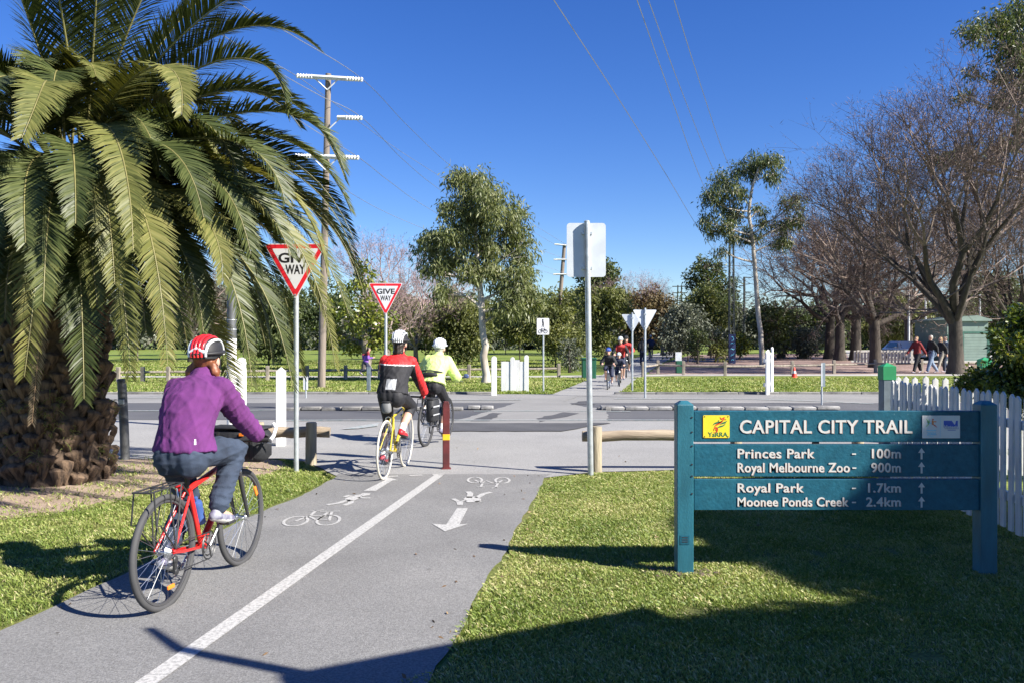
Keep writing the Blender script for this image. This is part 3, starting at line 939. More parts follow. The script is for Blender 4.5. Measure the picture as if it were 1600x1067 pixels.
def palm(name, label, base, top, r0, r1, explicit, nrand, seed, bosses=True, group=None, L=3.6, elr=(-.3, 1.45), azr=None):
    rg = np.random.default_rng(seed)
    root = thing(name, label, 'palm tree', base, 0, group)
    b = np.array(base); topl = np.array(top)-b
    H = topl[2]
    mb = MB()
    prof = []
    for i in range(22):
        u = i/21
        r = r0*(1.06-.12*u) if u < .3 else r0*(1.03-.1*u) if u < .7 else r0*.96 - (r0*.96-r1)*((u-.7)/.3)**2
        prof.append((r*rg.uniform(.96, 1.04), u*H))
    mb.lathe(prof, 26)
    mb.build('trunk', M_ptrunk, root, 60)
    if bosses:
        # stubs of old leaf bases in a spiral, two shared shapes
        shapes = []
        for q in range(4):
            m = MB()
            w, hh, dp = .105*rg.uniform(.9, 1.1), .10*rg.uniform(.85, 1.2), .115*rg.uniform(.8, 1.25)
            # the cut base of an old leaf: a curved lip tapering downwards
            rows_ = []
            for (fx, fy, fz) in ((0, 1.0, .75), (.75, .92, .62), (1.0, .80, .36), (.92, .70, .0), (.55, .5, -.9), (.0, .22, -2.0)):
                rows_.append([(dp*fx*math.cos(a_)**.6 + rg.normal()*.004, w*fy*math.sin(a_)/.95 + rg.normal()*.004, hh*fz*(.55+.45*math.cos(a_)) + rg.normal()*.006) for a_ in np.linspace(-1.25, 1.25, 7)])
            vs = [p for r_ in rows_ for p in r_]
            fs = [(i_*7+j_, i_*7+j_+1, (i_+1)*7+j_+1, (i_+1)*7+j_) for i_ in range(5) for j_ in range(6)]
            m.add(vs, fs)
            shapes.append(m.mesh('leaf_base', M_boss, 50))
        rows = int(H/.108)
        for i in range(rows):
            z = .10 + i*.108
            u = z/H
            r = np.interp(z, [p[1] for p in prof], [p[0] for p in prof])
            k = 17
            for j in range(k):
                a = 2*PI*(j + .5*(i % 2))/k + rg.normal()*.05
                if math.sin(a) > .45: continue       # far side of the trunk
                if rg.uniform() < .1: continue
                o = link('leaf_base', shapes[rg.integers(0, 4)], root, (r*math.cos(a)*.97, r*math.sin(a)*.97, z+rg.normal()*.02))
                o.rotation_euler = (rg.normal()*.12, rg.normal()*.15, a)
                s = rg.uniform(.8, 1.2); o.scale = (s*rg.uniform(.7, 1.2), s, s*rg.uniform(.85, 1.15))
    if bosses:
        # ferns and grass rooted between the old leaf bases
        k_ = 420
        a = rg.uniform(-2.6, .3, k_); z = np.abs(rg.normal(.55, .35, k_)); cl_ = rg.integers(0, 26, k_)
        ca, cz = rg.uniform(-2.4, .2, 26), rg.uniform(.15, 1.3, 26)
        a = ca[cl_] + rg.normal(size=k_)*.06; z = cz[cl_] + rg.normal(size=k_)*.03
        rr_ = np.interp(z, [p[1] for p in prof], [p[0] for p in prof]) + .05
        pts_ = np.stack([rr_*np.cos(a), rr_*np.sin(a), z], 1)
        Vg, Fg = leaf_quads(pts_, np.stack([np.cos(a), np.sin(a), np.full(k_, .5)], 1) + rg.normal(size=(k_, 3))*.55, .13, .012, rg, .35)
        tag(link('trunk_ferns', fast_mesh('trunk_ferns', Vg, Fg, L_olive, rg.uniform(.2, 1, k_)), root), kind='stuff')
    c = topl.copy()
    for e in explicit:
        kind = e[0]
        pts = [np.array(p)-b for p in e[1]]
        lf = {'g': L_palm, 'y': L_palmlight, 'd': L_dead}[kind]
        link('frond' if kind != 'd' else 'dead_frond', frond_mesh(pts, rg, 185, (e[2] if len(e) > 2 else .46)*(.92 if kind == 'g' else .84), .0185, lf, M_rachisdead if kind == 'd' else M_rachis, rg.normal()*.15, .30 if kind == 'g' else .18), root)
    for i in range(nrand):
        az = (i*2.39996 + rg.normal()*.2) if azr is None else rg.uniform(*azr)
        q = (i+.5)/nrand
        el = elr[1] + (elr[0]-elr[1])*q + rg.normal()*.06
        Lf = L*rg.uniform(.9, 1.06)*(.74 if math.cos(az)-math.sin(az) > .1 else 1.0)
        link('frond', frond_mesh(random_frond(rg, c + np.array([0, 0, .25*(1-q)]), az, el, Lf, .45 + .55*q + rg.normal()*.1), rg, 150, .41, .020,
                                 L_palm if rg.uniform() < .8 else L_palmlight, M_rachis, rg.normal()*.25, .3), root)
    return root

PD = 9.0
pc = P(105, 300, PD)                                  # heart of the crown
def fr(kind, mid1, mid2, tip, lm=.46, start=None):
    s = start or (130, 270, 0)
    return (kind, [P(*s[:2], PD+s[2]), P(*mid1[:2], PD+mid1[2]), P(*mid2[:2], PD+mid2[2]), P(*tip[:2], PD+tip[2])], lm)
EXPL = [
 # right-hand silhouette
 fr('g', (260, 60, 0), (400, -10, 0), (497, 76, 0), .40),
 fr('g', (250, 40, .2), (330, -40, .4), (400, -40, .6), .46),
 fr('g', (230, 110, -.4), (440, 10, -.5), (448, 176, -.5), .44),
 fr('g', (290, 120, .3), (470, 70, .4), (540, 282, .4), .48),
 fr('g', (300, 180, -.2), (490, 110, -.3), (538, 265, -.4), .44),
 fr('g', (280, 220, .6), (470, 170, .8), (552, 372, .9), .48),
 fr('g', (300, 190, -.9), (420, 190, -1.2), (446, 318, -1.3), .45),
 fr('g', (310, 250, .2), (500, 220, .2), (568, 455, .2), .48),
 fr('g', (270, 280, -.6), (370, 270, -.9), (402, 425, -1.0), .42),
 fr('y', (300, 255, -.5), (488, 262, -.7), (524, 574, -.7), .40),
 fr('g', (300, 280, .4), (500, 245, .5), (556, 430, .5), .42),
 fr('g', (275, 335, -.5), (412, 335, -.8), (458, 605, -.9), .40),
 fr('g', (270, 320, -1.0), (372, 330, -1.4), (394, 602, -1.5), .32),
 fr('y', (250, 290, -1.0), (350, 300, -1.4), (348, 440, -1.6), .36),
 fr('g', (250, 340, .2), (360, 350, .3), (400, 520, .3), .44),
 fr('g', (240, 350, -.3), (310, 370, -.4), (325, 500, -.4), .42),
 fr('g', (260, 150, .8), (400, 90, 1.2), (470, 200, 1.4), .44),
 fr('g', (290, 200, .1), (480, 150, .1), (548, 330, .1), .46),
 fr('g', (300, 220, .9), (500, 200, 1.2), (560, 420, 1.3), .46),
 fr('g', (290, 260, -.2), (470, 250, -.3), (545, 490, -.3), .44),
 fr('g', (290, 300, .9), (450, 300, 1.2), (515, 520, 1.3), .44),
 fr('g', (270, 330, 0), (400, 330, 0), (425, 560, 0), .42),
 fr('g', (260, 260, -.8), (400, 240, -1.1), (455, 400, -1.2), .42),
 fr('g', (260, 350, 1.0), (380, 360, 1.3), (415, 540, 1.4), .42),
 fr('y', (300, 240, -.3), (480, 220, -.4), (512, 430, -.5), .40),
 fr('g', (280, 240, 1.0), (440, 220, 1.5), (520, 380, 1.6), .46),
 fr('g', (280, 270, .9), (430, 280, 1.3), (490, 460, 1.4), .46),
 fr('g', (260, 310, .8), (400, 310, 1.1), (450, 480, 1.2), .44),
 fr('g', (240, 320, .5), (350, 330, .7), (385, 500, .8), .44),
 fr('g', (260, 230, -.9), (360, 230, -1.3), (392, 398, -1.4), .44),
 fr('g', (230, 330, -.9), (300, 340, -1.3), (318, 520, -1.4), .36),
 fr('g', (200, 340, .1), (260, 360, .2), (280, 520, .2), .42),
 fr('g', (240, 170, -.6), (330, 140, -.9), (372, 270, -1.0), .44),
 fr('g', (210, 200, -1.0), (290, 190, -1.5), (318, 340, -1.6), .42),
 fr('g', (180, 330, -.7), (215, 370, -1.1), (228, 520, -1.2), .40),
 fr('g', (130, 320, -.7), (120, 360, -1.3), (108, 500, -1.4), .40),
 fr('g', (90, 310, -.6), (70, 330, -1.1), (62, 480, -1.2), .42),
 fr('g', (50, 320, -.5), (10, 340, -1.0), (8, 500, -1.2), .42),
 fr('g', (100, 200, -1.0), (120, 200, -1.9), (118, 350, -2.2), .40),
 fr('g', (50, 220, -.9), (30, 230, -1.8), (40, 380, -2.1), .42),
 # hanging in front
 fr('y', (190, 235, -1.0), (245, 290, -1.9), (262, 570, -2.0), .42),
 fr('y', (150, 150, -.9), (205, 190, -2.0), (208, 392, -2.2), .40, (140, 240, -.2)),
 fr('y', (160, 300, -.8), (190, 360, -1.6), (204, 588, -1.7), .36),
 fr('y', (110, 290, -.8), (140, 330, -1.5), (152, 478, -1.6), .36),
 fr('y', (70, 290, -.8), (75, 300, -1.9), (38, 588, -2.0), .46, (100, 280, -.2)),
 fr('y', (60, 100, -.9), (90, 90, -2.0), (34, 216, -2.4), .42, (100, 230, -.3)),
 fr('y', (170, 110, -.8), (300, 40, -1.6), (284, 180, -2.0), .40, (140, 240, -.2)),
 fr('g', (30, 240, -.8), (-20, 240, -1.7), (-20, 420, -2.0), .46, (90, 270, -.2)),
 fr('g', (-10, 300, -.5), (-40, 300, -1.2), (-30, 560, -1.5), .46, (90, 280, -.2)),
 # rising out of the top of the frame
 fr('g', (60, 100, -.3), (30, -60, -.6), (-20, -90, -1.0), .46),
 fr('g', (110, 80, -.5), (85, -60, -.9), (70, -90, -1.4), .46),
 fr('g', (150, 80, -.4), (150, -70, -.8), (160, -110, -1.3), .46),
 fr('g', (180, 90, -.2), (230, -50, -.4), (280, -90, -.6), .46),
 fr('g', (200, 120, -.5), (320, 10, -.8), (380, -10, -1.0), .44),
 fr('g', (40, 170, -.5), (-60, 60, -.9), (-130, 60, -1.3), .46),
 fr('d', (90, 330, -.5), (75, 370, -.8), (50, 660, -.75), .24, (100, 300, -.3)),
 fr('d', (40, 330, -.4), (10, 380, -.75), (-10, 600, -.8), .24, (80, 300, -.3)),
]
palm('date_palm', 'large date palm with rough trunk and drooping fronds beside the trail', G(86, 749), pc, .53, .36, EXPL, 46, 11)

# two more palms stand in the yard right of the picket fence, out of frame: they shade the lawn and the sign
def yard_palm(label, loc, h, n, seed, L, extra=()):
    rg = np.random.default_rng(seed)
    root = thing('date_palm', label, 'palm tree', loc, 0, 'date palms in the yard')
    MB().lathe([(.55, 0), (.48, .5), (.46, h*.7), (.38, h)], 20).build('trunk', M_ptrunk, root, 60)
    meshes = []
    for k in range(10):
        q = (k+.5)/10
        meshes.append(frond_mesh(random_frond(rg, np.array([0, 0, h]), 0.0, 1.4-1.9*q, L*rg.uniform(.92, 1.05), .4+.6*q), rg, 90, .46, .034))
    for i in range(n):
        o = link('frond', meshes[int(i*10/n)], root); o.rotation_euler = (0, 0, i*2.39996+rg.normal()*.2)
    for az, el, l in extra:
        link('frond', frond_mesh(random_frond(rg, np.array([0, 0, h]), az, el, l, .3), rg, 90, .40, .034), root)
    return root
yard_palm('date palm beyond the picket fence whose shade falls across the sign', (10.4, 3.25, 0), 5.0, 190, 23, 3.55)
yard_palm('date palm behind the camera whose shade covers the bottom of the lawn', (8.6, -.55, 0), 5.0, 170, 24, 3.4)

# unseen shelter added on the right: its roof edge draws the straight trail shadow
M_shelter = mat('brown shelter timber', (.12, .085, .06), .8, .3, 5)
M_shelroof = mat('grey roof sheet', (.25, .26, .27), .5, .1, 4)
sh_ = thing('added_shade_shelter', 'small unseen timber shelter added so that its roof shades the trail', 'shelter', (2.48, 2.09, 0), math.atan2(.47, .88))
for x, y in ((.15, -.15), (2.0, -.15), (.15, -2.05), (2.0, -2.05)): MB().box((x, y, 1.45), (.11, .11, 2.9)).build('post', M_shelter, sh_, 0, bevel=.006)
mb = MB(); mb.add([(0, 0, 2.95), (2.15, 0, 2.95), (2.15, -2.2, 2.95), (0, -2.2, 2.95), (0, 0, 3.0), (2.15, 0, 3.0), (2.15, -2.2, 3.0), (0, -2.2, 3.0), (1.07, -1.1, 3.5)],
                  [(3, 2, 1, 0), (0, 1, 5, 4), (1, 2, 6, 5), (2, 3, 7, 6), (3, 0, 4, 7), (4, 5, 8), (5, 6, 8), (6, 7, 8), (7, 4, 8)])
mb.build('roof', M_shelroof, sh_, 0)
MB().tube([(.2, -.15, 3.0), (-.35, .55, 3.02), (-.47, .97, 3.0)], [.05, .04, .03], 8).build('bracket', M_shelter, sh_, 60)  # projecting pole added to throw the thin shadow spike past the roof
# ------------------------------------------------------------------ signs, posts, fences
M_teal = ground_mat('teal board paint', [(.010, .070, .108), (.014, .094, .139), (.021, .116, .16)], scale=4, fine=30, finevar=.16, bump=.25, bscale=45, rough=.45, speck=(16, .055, (.16, .27, .30), .8), big=1.2)
M_tealpost = mat('teal post paint', (.020, .125, .170), .45, .25, 4, bump=.15, bscale=60, stretch=(3, 3, .6))
M_letter = mat('routed white lettering', (.56, .55, .52), .6, .06, 20)
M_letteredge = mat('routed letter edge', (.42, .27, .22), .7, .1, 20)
M_yellow = mat('yellow enamel', (.80, .62, .035), .35, .06, 10)
M_whiteplate = mat('white enamel plate', (.60, .60, .60), .35, .05, 10)
M_green = mat('logo green', (.03, .16, .08), .4, .05)
M_red = mat('logo red', (.62, .05, .03), .4, .05)
M_blue = mat('logo blue', (.015, .07, .42), .4, .05)
M_cyan = mat('logo pale blue', (.15, .55, .75), .4, .05)
M_orange = mat('logo orange', (.80, .22, .03), .4, .05)
M_lime = mat('logo light green', (.25, .55, .12), .4, .05)
M_bolt = mat('dark bolt', (.03, .03, .035), .5, .1)
M_galv = mat('galvanised steel', (.50, .53, .55), .42, .18, 12, metal=.55, bump=.08, bscale=60)
M_alu = mat('aluminium sign back', (.60, .64, .68), .5, .08, 6, metal=.25)
M_signwhite = mat('reflective white', (.60, .61, .62), .35, .05, 8)
M_signred = mat('reflective red', (.62, .018, .03), .35, .1, 8)
M_black = mat('sign black', (.012, .012, .013), .5, .1)
M_white = mat('white timber paint', (.74, .74, .72), .6, col2=(.60, .595, .57), scale=5, bump=.2, bscale=40, stretch=(1, 1, .3), lo=.3, hi=.55)
M_log = mat('weathered log', (.38, .31, .225), .85, col2=(.20, .155, .11), scale=5, stretch=(.35, 3, 3), bump=.5, bscale=25)
M_logpost = mat('weathered log post', (.36, .31, .22), .85, col2=(.19, .16, .11), scale=5, stretch=(3, 3, .4), bump=.5, bscale=25)
M_timber = mat('old fence timber', (.27, .235, .19), .9, .35, 5, stretch=(2, 2, .6), bump=.4, bscale=25)
M_pole = mat('power pole timber', (.20, .165, .135), .9, .35, 3, stretch=(4, 4, .25), bump=.5, bscale=20)
M_arm = mat('pale crossarm', (.55, .57, .58), .6, .1)
M_ins = mat('porcelain insulator', (.72, .73, .72), .3, .08)
M_wire = mat('power wire', (.34, .35, .37), .5, .1, metal=.4)
M_steel = mat('dark steel', (.035, .045, .042), .6, .2)
M_binGreen = mat('green bin paint', (.010, .085, .045), .5, .15)
M_postGreen = mat('bright green cap paint', (.02, .24, .09), .5, .12)
M_darkpost = mat('grey blue post', (.13, .165, .19), .55, .2, 8)
M_grime = mat('dark grey tube', (.115, .12, .125), .55, .25, 8, metal=.3)

SD = 5.66                                   # distance of the sign face
def sx(x): return (x-800)*SD/F
def sz(y): return CH + (HZ-y)*SD/F
sign = thing('trail_sign', 'teal timber trail sign with three lettered boards on two posts', 'sign', (sx(1071), SD, 0))
ox = sx(1071)
def post_sign(xc):
    mb = MB(); w = .056; h = 1.165
    mb.add([(-w, 0, -.05), (w, 0, -.05), (w, 2*w, -.05), (-w, 2*w, -.05), (-w, 0, h), (w, 0, h), (w, 2*w, h), (-w, 2*w, h), (-w*.45, w*.55, h+.024), (w*.45, w*.55, h+.024), (w*.45, w*1.45, h+.024), (-w*.45, w*1.45, h+.024)],
           [(0, 1, 5, 4), (1, 2, 6, 5), (2, 3, 7, 6), (3, 0, 4, 7), (4, 5, 9, 8), (5, 6, 10, 9), (6, 7, 11, 10), (7, 4, 8, 11), (8, 9, 10, 11)])
    o = mb.build('post', M_tealpost, sign, 0, bevel=.004); o.location = (xc-ox, 0, 0)
    return o
lp = post_sign(sx(1071)); rp_ = post_sign(sx(1546))
for z in (1.08, .98, .885, .76, .68, .56): MB().lathe([(.006, 0), (.006, .004)], 8, (.045, -.0005, z), Matrix.Rotation(R(90), 3, 'X')).build('screw_hole', M_bolt, lp, 0)
m = MB().box((-.005, -.001, .245), (.062, .004, .062)).mat(1)
for z in (.262, .247, .232): m.box((-.005, -.0035, z), (.04, .002, .006))
m.build('maker_plate', [M_teal, M_bolt], lp, 0)
BX0, BX1 = sx(1085.5)-ox, sx(1533)-ox
for (y0, y1) in ((642, 690.5), (694.5, 745), (749, 797.5)):
    z1, z0 = sz(y0), sz(y1)
    m = MB().box(((BX0+BX1)/2, .045, (z0+z1)/2), (BX1-BX0, .048, z1-z0))
    m.build('board', M_teal, sign, 0, bevel=.003)
MB().box((sx(1278)-ox, .045, (sz(690.5)+sz(694.5))/2), (.04, .03, .0176)).build('spacer', M_bolt, sign, 0)
FY = .0205                                   # board front face
def board_text(body, x0, x1, ycap0, ybase, desc=False, bold=.0):
    z1, z0 = sz(ycap0), sz(ybase)
    size = (z1-z0)/.70
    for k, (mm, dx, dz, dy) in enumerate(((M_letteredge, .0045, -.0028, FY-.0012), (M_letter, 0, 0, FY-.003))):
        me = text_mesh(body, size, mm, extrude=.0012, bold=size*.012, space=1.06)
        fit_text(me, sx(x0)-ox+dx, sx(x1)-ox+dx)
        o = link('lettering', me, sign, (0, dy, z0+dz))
board_text('CAPITAL CITY TRAIL', 1157, 1427, 656, 676.5)
rows = [('Princes Park', '100m', 701, 715.5, 1153.5, 1274, 1364, 1409), ('Royal Melbourne Zoo', '900m', 723, 737.5, 1153.5, 1329, 1363, 1409),
        ('Royal Park', '1.7km', 755, 769, 1153.5, 1257, 1358, 1409), ('Moonee Ponds Creek', '2.4km', 777, 791, 1153.5, 1327, 1355, 1409)]
for t, dd, c, b, xa, xb, xc, xd in rows:
    board_text(t, xa, xb, c, b); board_text(dd, xc, xd, c, b)
    ym = (c+b)/2 + 1
    xdash = 1333 if t != 'Royal Melbourne Zoo' else 1333.5
    MB().box(((sx(xdash)+sx(xdash+6))/2-ox, FY-.003, sz(ym)), (.027, .003, .009)).build('dash', M_letter, sign, 0)
    # arrow
    xm, za, zb = sx(1442)-ox, sz(c-1), sz(b+2)
    MB().prism([(xm-.006, zb), (xm+.006, zb), (xm+.006, za-.032), (xm+.0225, za-.032), (xm, za), (xm-.0225, za-.032), (xm-.006, za-.032)], FY-.004, FY-.0005).build('arrow', M_letter, sign, 0)

def rrect(x0, x1, z0, z1, r, n=5):
    out = []
    for cx, cz, a in ((x1-r, z1-r, 0), (x0+r, z1-r, 90), (x0+r, z0+r, 180), (x1-r, z0+r, 270)):
        for k in range(n+1):
            w = R(a+90*k/n); out.append((cx+r*math.cos(w), cz+r*math.sin(w)))
    return out
# yellow council plate
lx0, lx1, lz0, lz1 = sx(1099.5)-ox, sx(1141)-ox, sz(684), sz(648.5)
pl = MB().prism(rrect(lx0, lx1, lz0, lz1, .008), FY-.004, FY-.0004).build('logo_plate', M_yellow, sign, 0)
def swirl(pts, w, m, y=FY-.0055, par=None):
    c = bez([(p[0], y, p[1]) for p in pts], 9)
    mb = MB(); n = len(c); vs = []
    for i in range(n):
        t = c[min(i+1, n-1)]-c[max(i-1, 0)]; t /= np.linalg.norm(t)
        q = np.array([-t[2], 0, t[0]])*w*math.sin(PI*(i+.6)/(n+.2))
        vs += [c[i]-q, c[i]+q]
    mb.add(vs, [(2*i, 2*i+2, 2*i+3, 2*i+1) for i in range(n-1)])
    mb.build('emblem_stroke', m, par or pl, 0)
def q(x, y): return (sx(x)-ox, sz(y))
for pts, w, m_ in (([q(1116, 673), q(1117, 664), q(1124, 668), q(1120, 674)], .005, M_red), ([q(1117, 667), q(1122, 660), q(1128, 662), q(1133, 653)], .006, M_red),
                  ([q(1115, 664), q(1119, 658), q(1124, 662), q(1130, 657)], .006, M_green), ([q(1126, 663), q(1131, 659), q(1133, 662), q(1137, 657)], .006, M_green),
                  ([q(1126, 651), q(1128, 658), q(1131, 652), q(1134, 651)], .005, M_red), ([q(1121, 669), q(1126, 664), q(1130, 668), q(1135, 661)], .005, M_green), ([q(1116, 675), q(1120, 678), q(1123, 672), q(1122, 668)], .004, M_red)):
    swirl(pts, w, m_)
for x, y, m_ in ((1124, 657, M_green), (1134.5, 655, M_red), (1134, 659, M_green), (1119.5, 671, M_red)):
    MB().lathe([(.0042, 0), (.0042, .001)], 10, (sx(x)-ox, FY-.005, sz(y)), Matrix.Rotation(R(90), 3, 'X')).build('emblem_dot', m_, pl, 0)
me = text_mesh('YaRRA', .03, M_green, .0006, .0004); fit_text(me, sx(1107)-ox, sx(1138)-ox, sz(682), sz(675)); link('lettering', me, pl, (0, FY-.005, 0))
for x, y in ((1102, 650.5), (1138.5, 650.5), (1102, 682), (1138.5, 682)):
    MB().lathe([(.004, 0), (.004, .002)], 8, (sx(x)-ox, FY-.004, sz(y)), Matrix.Rotation(R(90), 3, 'X')).build('screw', M_bolt, pl, 0)
# white plate with two emblems
wx0, wx1, wz0, wz1 = sx(1443)-ox, sx(1502)-ox, sz(684.5), sz(649)
wp = MB().prism(rrect(wx0, wx1, wz0, wz1, .003, 2), FY-.004, FY-.0004).build('logo_plate', M_whiteplate, sign, 0)
for pts, w, m_ in (([q(1449, 654), q(1455, 660), q(1450, 662), q(1452, 658)], .004, M_lime), ([q(1448, 667), q(1454, 663), q(1455, 658), q(1453, 655)], .003, M_lime), ([q(1458, 663), q(1462, 660), q(1457, 658), q(1460, 656)], .006, M_orange),
                  ([q(1457, 661), q(1461, 664), q(1463, 664), q(1466, 668)], .0035, M_red), ([q(1459, 659), q(1463, 657), q(1464, 660), q(1465, 658)], .0035, M_orange), ([q(1450, 661), q(1454, 662), q(1456, 661), q(1458, 660)], .003, M_cyan)):
    swirl(pts, w, m_, par=wp)
MB().lathe([(.005, 0), (.005, .001)], 10, (sx(1459.5)-ox, FY-.005, sz(655)), Matrix.Rotation(R(90), 3, 'X')).build('emblem_dot', M_red, wp, 0)
me = text_mesh('2006', .03, M_cyan, .0006, .0002); fit_text(me, sx(1450)-ox, sx(1465)-ox, sz(680), sz(675)); link('lettering', me, wp, (0, FY-.005, 0))
MB().box((sx(1457)-ox, FY-.0045, sz(672.5)), (.066, .001, .005)).build('emblem_line', M_cyan, wp, 0)
MB().box((sx(1457)-ox, FY-.0045, sz(682)), (.03, .001, .003)).build('emblem_line', M_cyan, wp, 0)
MB().box((sx(1471)-ox, FY-.0045, (wz0+wz1)/2), (.0015, .001, (wz1-wz0)*.84)).build('emblem_line', M_cyan, wp, 0)
MB().prism([q(1476.5, 667), q(1476.5, 657), q(1489, 657), q(1494, 664), q(1496, 657), q(1498.5, 657), q(1498.5, 667)], FY-.005, FY-.0042).build('emblem', M_blue, wp, 0)
me = text_mesh('Victoria', .03, M_whiteplate, .0006, .0006); fit_text(me, sx(1476.5)-ox, sx(1499)-ox, sz(669.5), sz(664)); link('lettering', me, wp, (0, FY-.0068, 0))
me = text_mesh('Victoria', .03, M_blue, .0004, .0016); fit_text(me, sx(1476)-ox, sx(1499.5)-ox, sz(670), sz(663.5)); link('lettering', me, wp, (0, FY-.006, 0))
MB().box((sx(1489)-ox, FY-.0045, sz(671.8)), (.055, .001, .0035)).build('emblem_line', M_blue, wp, 0)
# soil heaped at the left post
mb = MB(); rg = np.random.default_rng(5)
for i in range(60):
    a = rg.uniform(0, 2*PI); r = abs(rg.normal())*.09+.05
    s = rg.uniform(.010, .028)
    mb.ell((r*math.cos(a)*1.3+.02, .05+r*math.sin(a)*.7, .008), (s*1.3, s, s*.8), nu=6, nv=4)
o = mb.build('soil_heap', mat('dug soil', (.10, .072, .05), .95, .4, 30), smooth=0); o.location = (ox, SD, 0)
tag(o, 'clods of dug soil at the foot of the left sign post', 'soil', kind='stuff')

# --- road signs
def tri_pts(w, h, r=.05, inset=0.0, n=5):
    """inverted triangle, apex down, rounded corners; top edge centred on x=0, z from 0 (apex) to h"""
    A = [Vector((-w/2, h)), Vector((w/2, h)), Vector((0, 0))]
    c = Vector((0, h*2/3))
    A = [c + (p-c)*(1-inset) for p in A]
    out = []
    for i in range(3):
        p, a, b = A[i], A[i-1], A[(i+1) % 3]
        u, v = (a-p).normalized(), (b-p).normalized()
        p0, p1 = p+u*r, p+v*r
        for k in range(n+1):
            t = k/n
            out.append(((1-t)**2*p0 + 2*t*(1-t)*p + t*t*p1)[:])
    return out
def tube_pole(root, h, r, m=M_galv, lean=0.0, y=0.0):
    mb = MB().tube([(0, y, -.05), (lean*.5, y, h*.5), (lean, y, h)], r, 12)
    mb.build('pole', m, root, 60)
    mb = MB().lathe([(r*1.04, 0), (r*1.04, .012), (r*.5, .02)], 12, (lean, y, h)); mb.build('pole_cap', m, root, 60)

def give_way(label, base, ztop, zap, w, pole_r, back=False, rz=0.0):
    root = thing('give_way_sign', label, 'road sign', base, rz + (PI if back else 0), 'give way signs')
    tube_pole(root, ztop-.06 if not back else ztop+.03, pole_r)
    h = ztop-zap
    y = -pole_r-.004
    def layer(name, ins, y0, y1, m, r):
        mb = MB().prism([(a, b+zap) for a, b in tri_pts(w, h, r, ins)], y0, y1)
        return mb.build(name, m, root, 0)
    layer('plate', 0, y, y+.003, M_alu, .05)
    layer('white_edge', .004, y-.002, y-.0004, M_signwhite, .05)
    layer('red_border', .05, y-.0038, y-.0022, M_signred, .045)
    layer('white_face', .27, y-.0056, y-.004, M_signwhite, .02)
    for t, zc, hh, ww in (('GIVE', .745, .118, .40), ('WAY', .54, .112, .235)):
        me = text_mesh(t, .1, M_black, .0005, .003, 'CENTER')
        s_ = w/.75
        fit_text(me, -ww*s_/2, ww*s_/2, zap+h*zc-hh*s_/2, zap+h*zc+hh*s_/2)
        link('lettering', me, root, (0, y-.0062, 0))
    for z in (.09, .93):
        MB().lathe([(.012, 0), (.012, .004)], 8, (0, y-.0056, zap+h*z), Matrix.Rotation(R(90), 3, 'X')).build('bolt', M_galv, root, 0)
    for z in (.25, .8):
        MB().box((0, .0, zap+h*z), (pole_r*2.6, pole_r*2.4, .03)).build('bracket', M_galv, root, 0)
    return root
give_way('near give way sign half hidden by the palm fronds', G(463, 738), 2.76, 2.08, .78, .030, rz=-.05)
give_way('clear give way sign with red border behind the red and black rider', G(603, 646), 2.82, 2.11, .75, .030)
give_way('turned give way sign showing its back, nearer and larger of two', G(1008, 622), 2.41, 1.80, .67, .030, True, .06)
give_way('turned give way sign showing its back, farther left of two', G(988, 613), 2.36, 1.80, .66, .028, True, -.1)

root = thing('square_sign', 'tall pole with square sign seen from the back beside the log rail', 'road sign', G(923, 743))
tube_pole(root, 2.99, .034, lean=-.045)
d0 = G(923, 743).y; s_ = d0/F
MB().prism(rrect(-.045-.235, -.045+.228, 2.345, 2.985, .04), .045, .049).build('plate', M_alu, root, 0)
for z in (2.45, 2.86): MB().box((-.042, .0225, z), (.12, .045, .03)).build('bracket', M_galv, root, 0)

root = thing('shared_path_sign', 'small white sign with walking figure and bicycle beyond the road', 'road sign', G(849, 613), .05)
tube_pole(root, 2.15, .026)
MB().prism(rrect(-.20, .175, 1.74, 2.24, .03), -.034, -.030).build('plate', M_signwhite, root, 0)
mb = MB()
mb.lathe([(.022, 0), (.022, .002)], 10, (-.02, -.037, 2.19), Matrix.Rotation(R(90), 3, 'X'))
mb.prism([(-.045, 2.16), (0, 2.165), (.012, 2.08), (-.03, 2.07)], -.037, -.0345)
mb.prism([(-.032, 2.07), (-.01, 2.07), (-.035, 1.97), (-.055, 1.965)], -.037, -.0345); mb.prism([(-.012, 2.075), (.010, 2.08), (.022, 1.97), (.0, 1.97)], -.037, -.0345)
mb.build('walking_symbol', M_black, root, 0)
mb = MB()
for x in (-.095, .065): mb.ring((x, -.036, 1.84), (0, 1, 0), .052, .008, 18, 4)
for a, b in (((-.095, 1.84), (-.05, 1.91)), ((-.05, 1.91), (.04, 1.91)), ((.04, 1.91), (.065, 1.84)), ((-.05, 1.91), (-.02, 1.84)), ((-.02, 1.84), (.04, 1.91)), ((-.095, 1.84), (-.02, 1.84)), ((.03, 1.94), (.06, 1.94)), ((-.07, 1.93), (-.035, 1.93))):
    mb.tube([(a[0], -.036, a[1]), (b[0], -.036, b[1])], .007, 4)
mb.build('bicycle_symbol', M_black, root, 0)

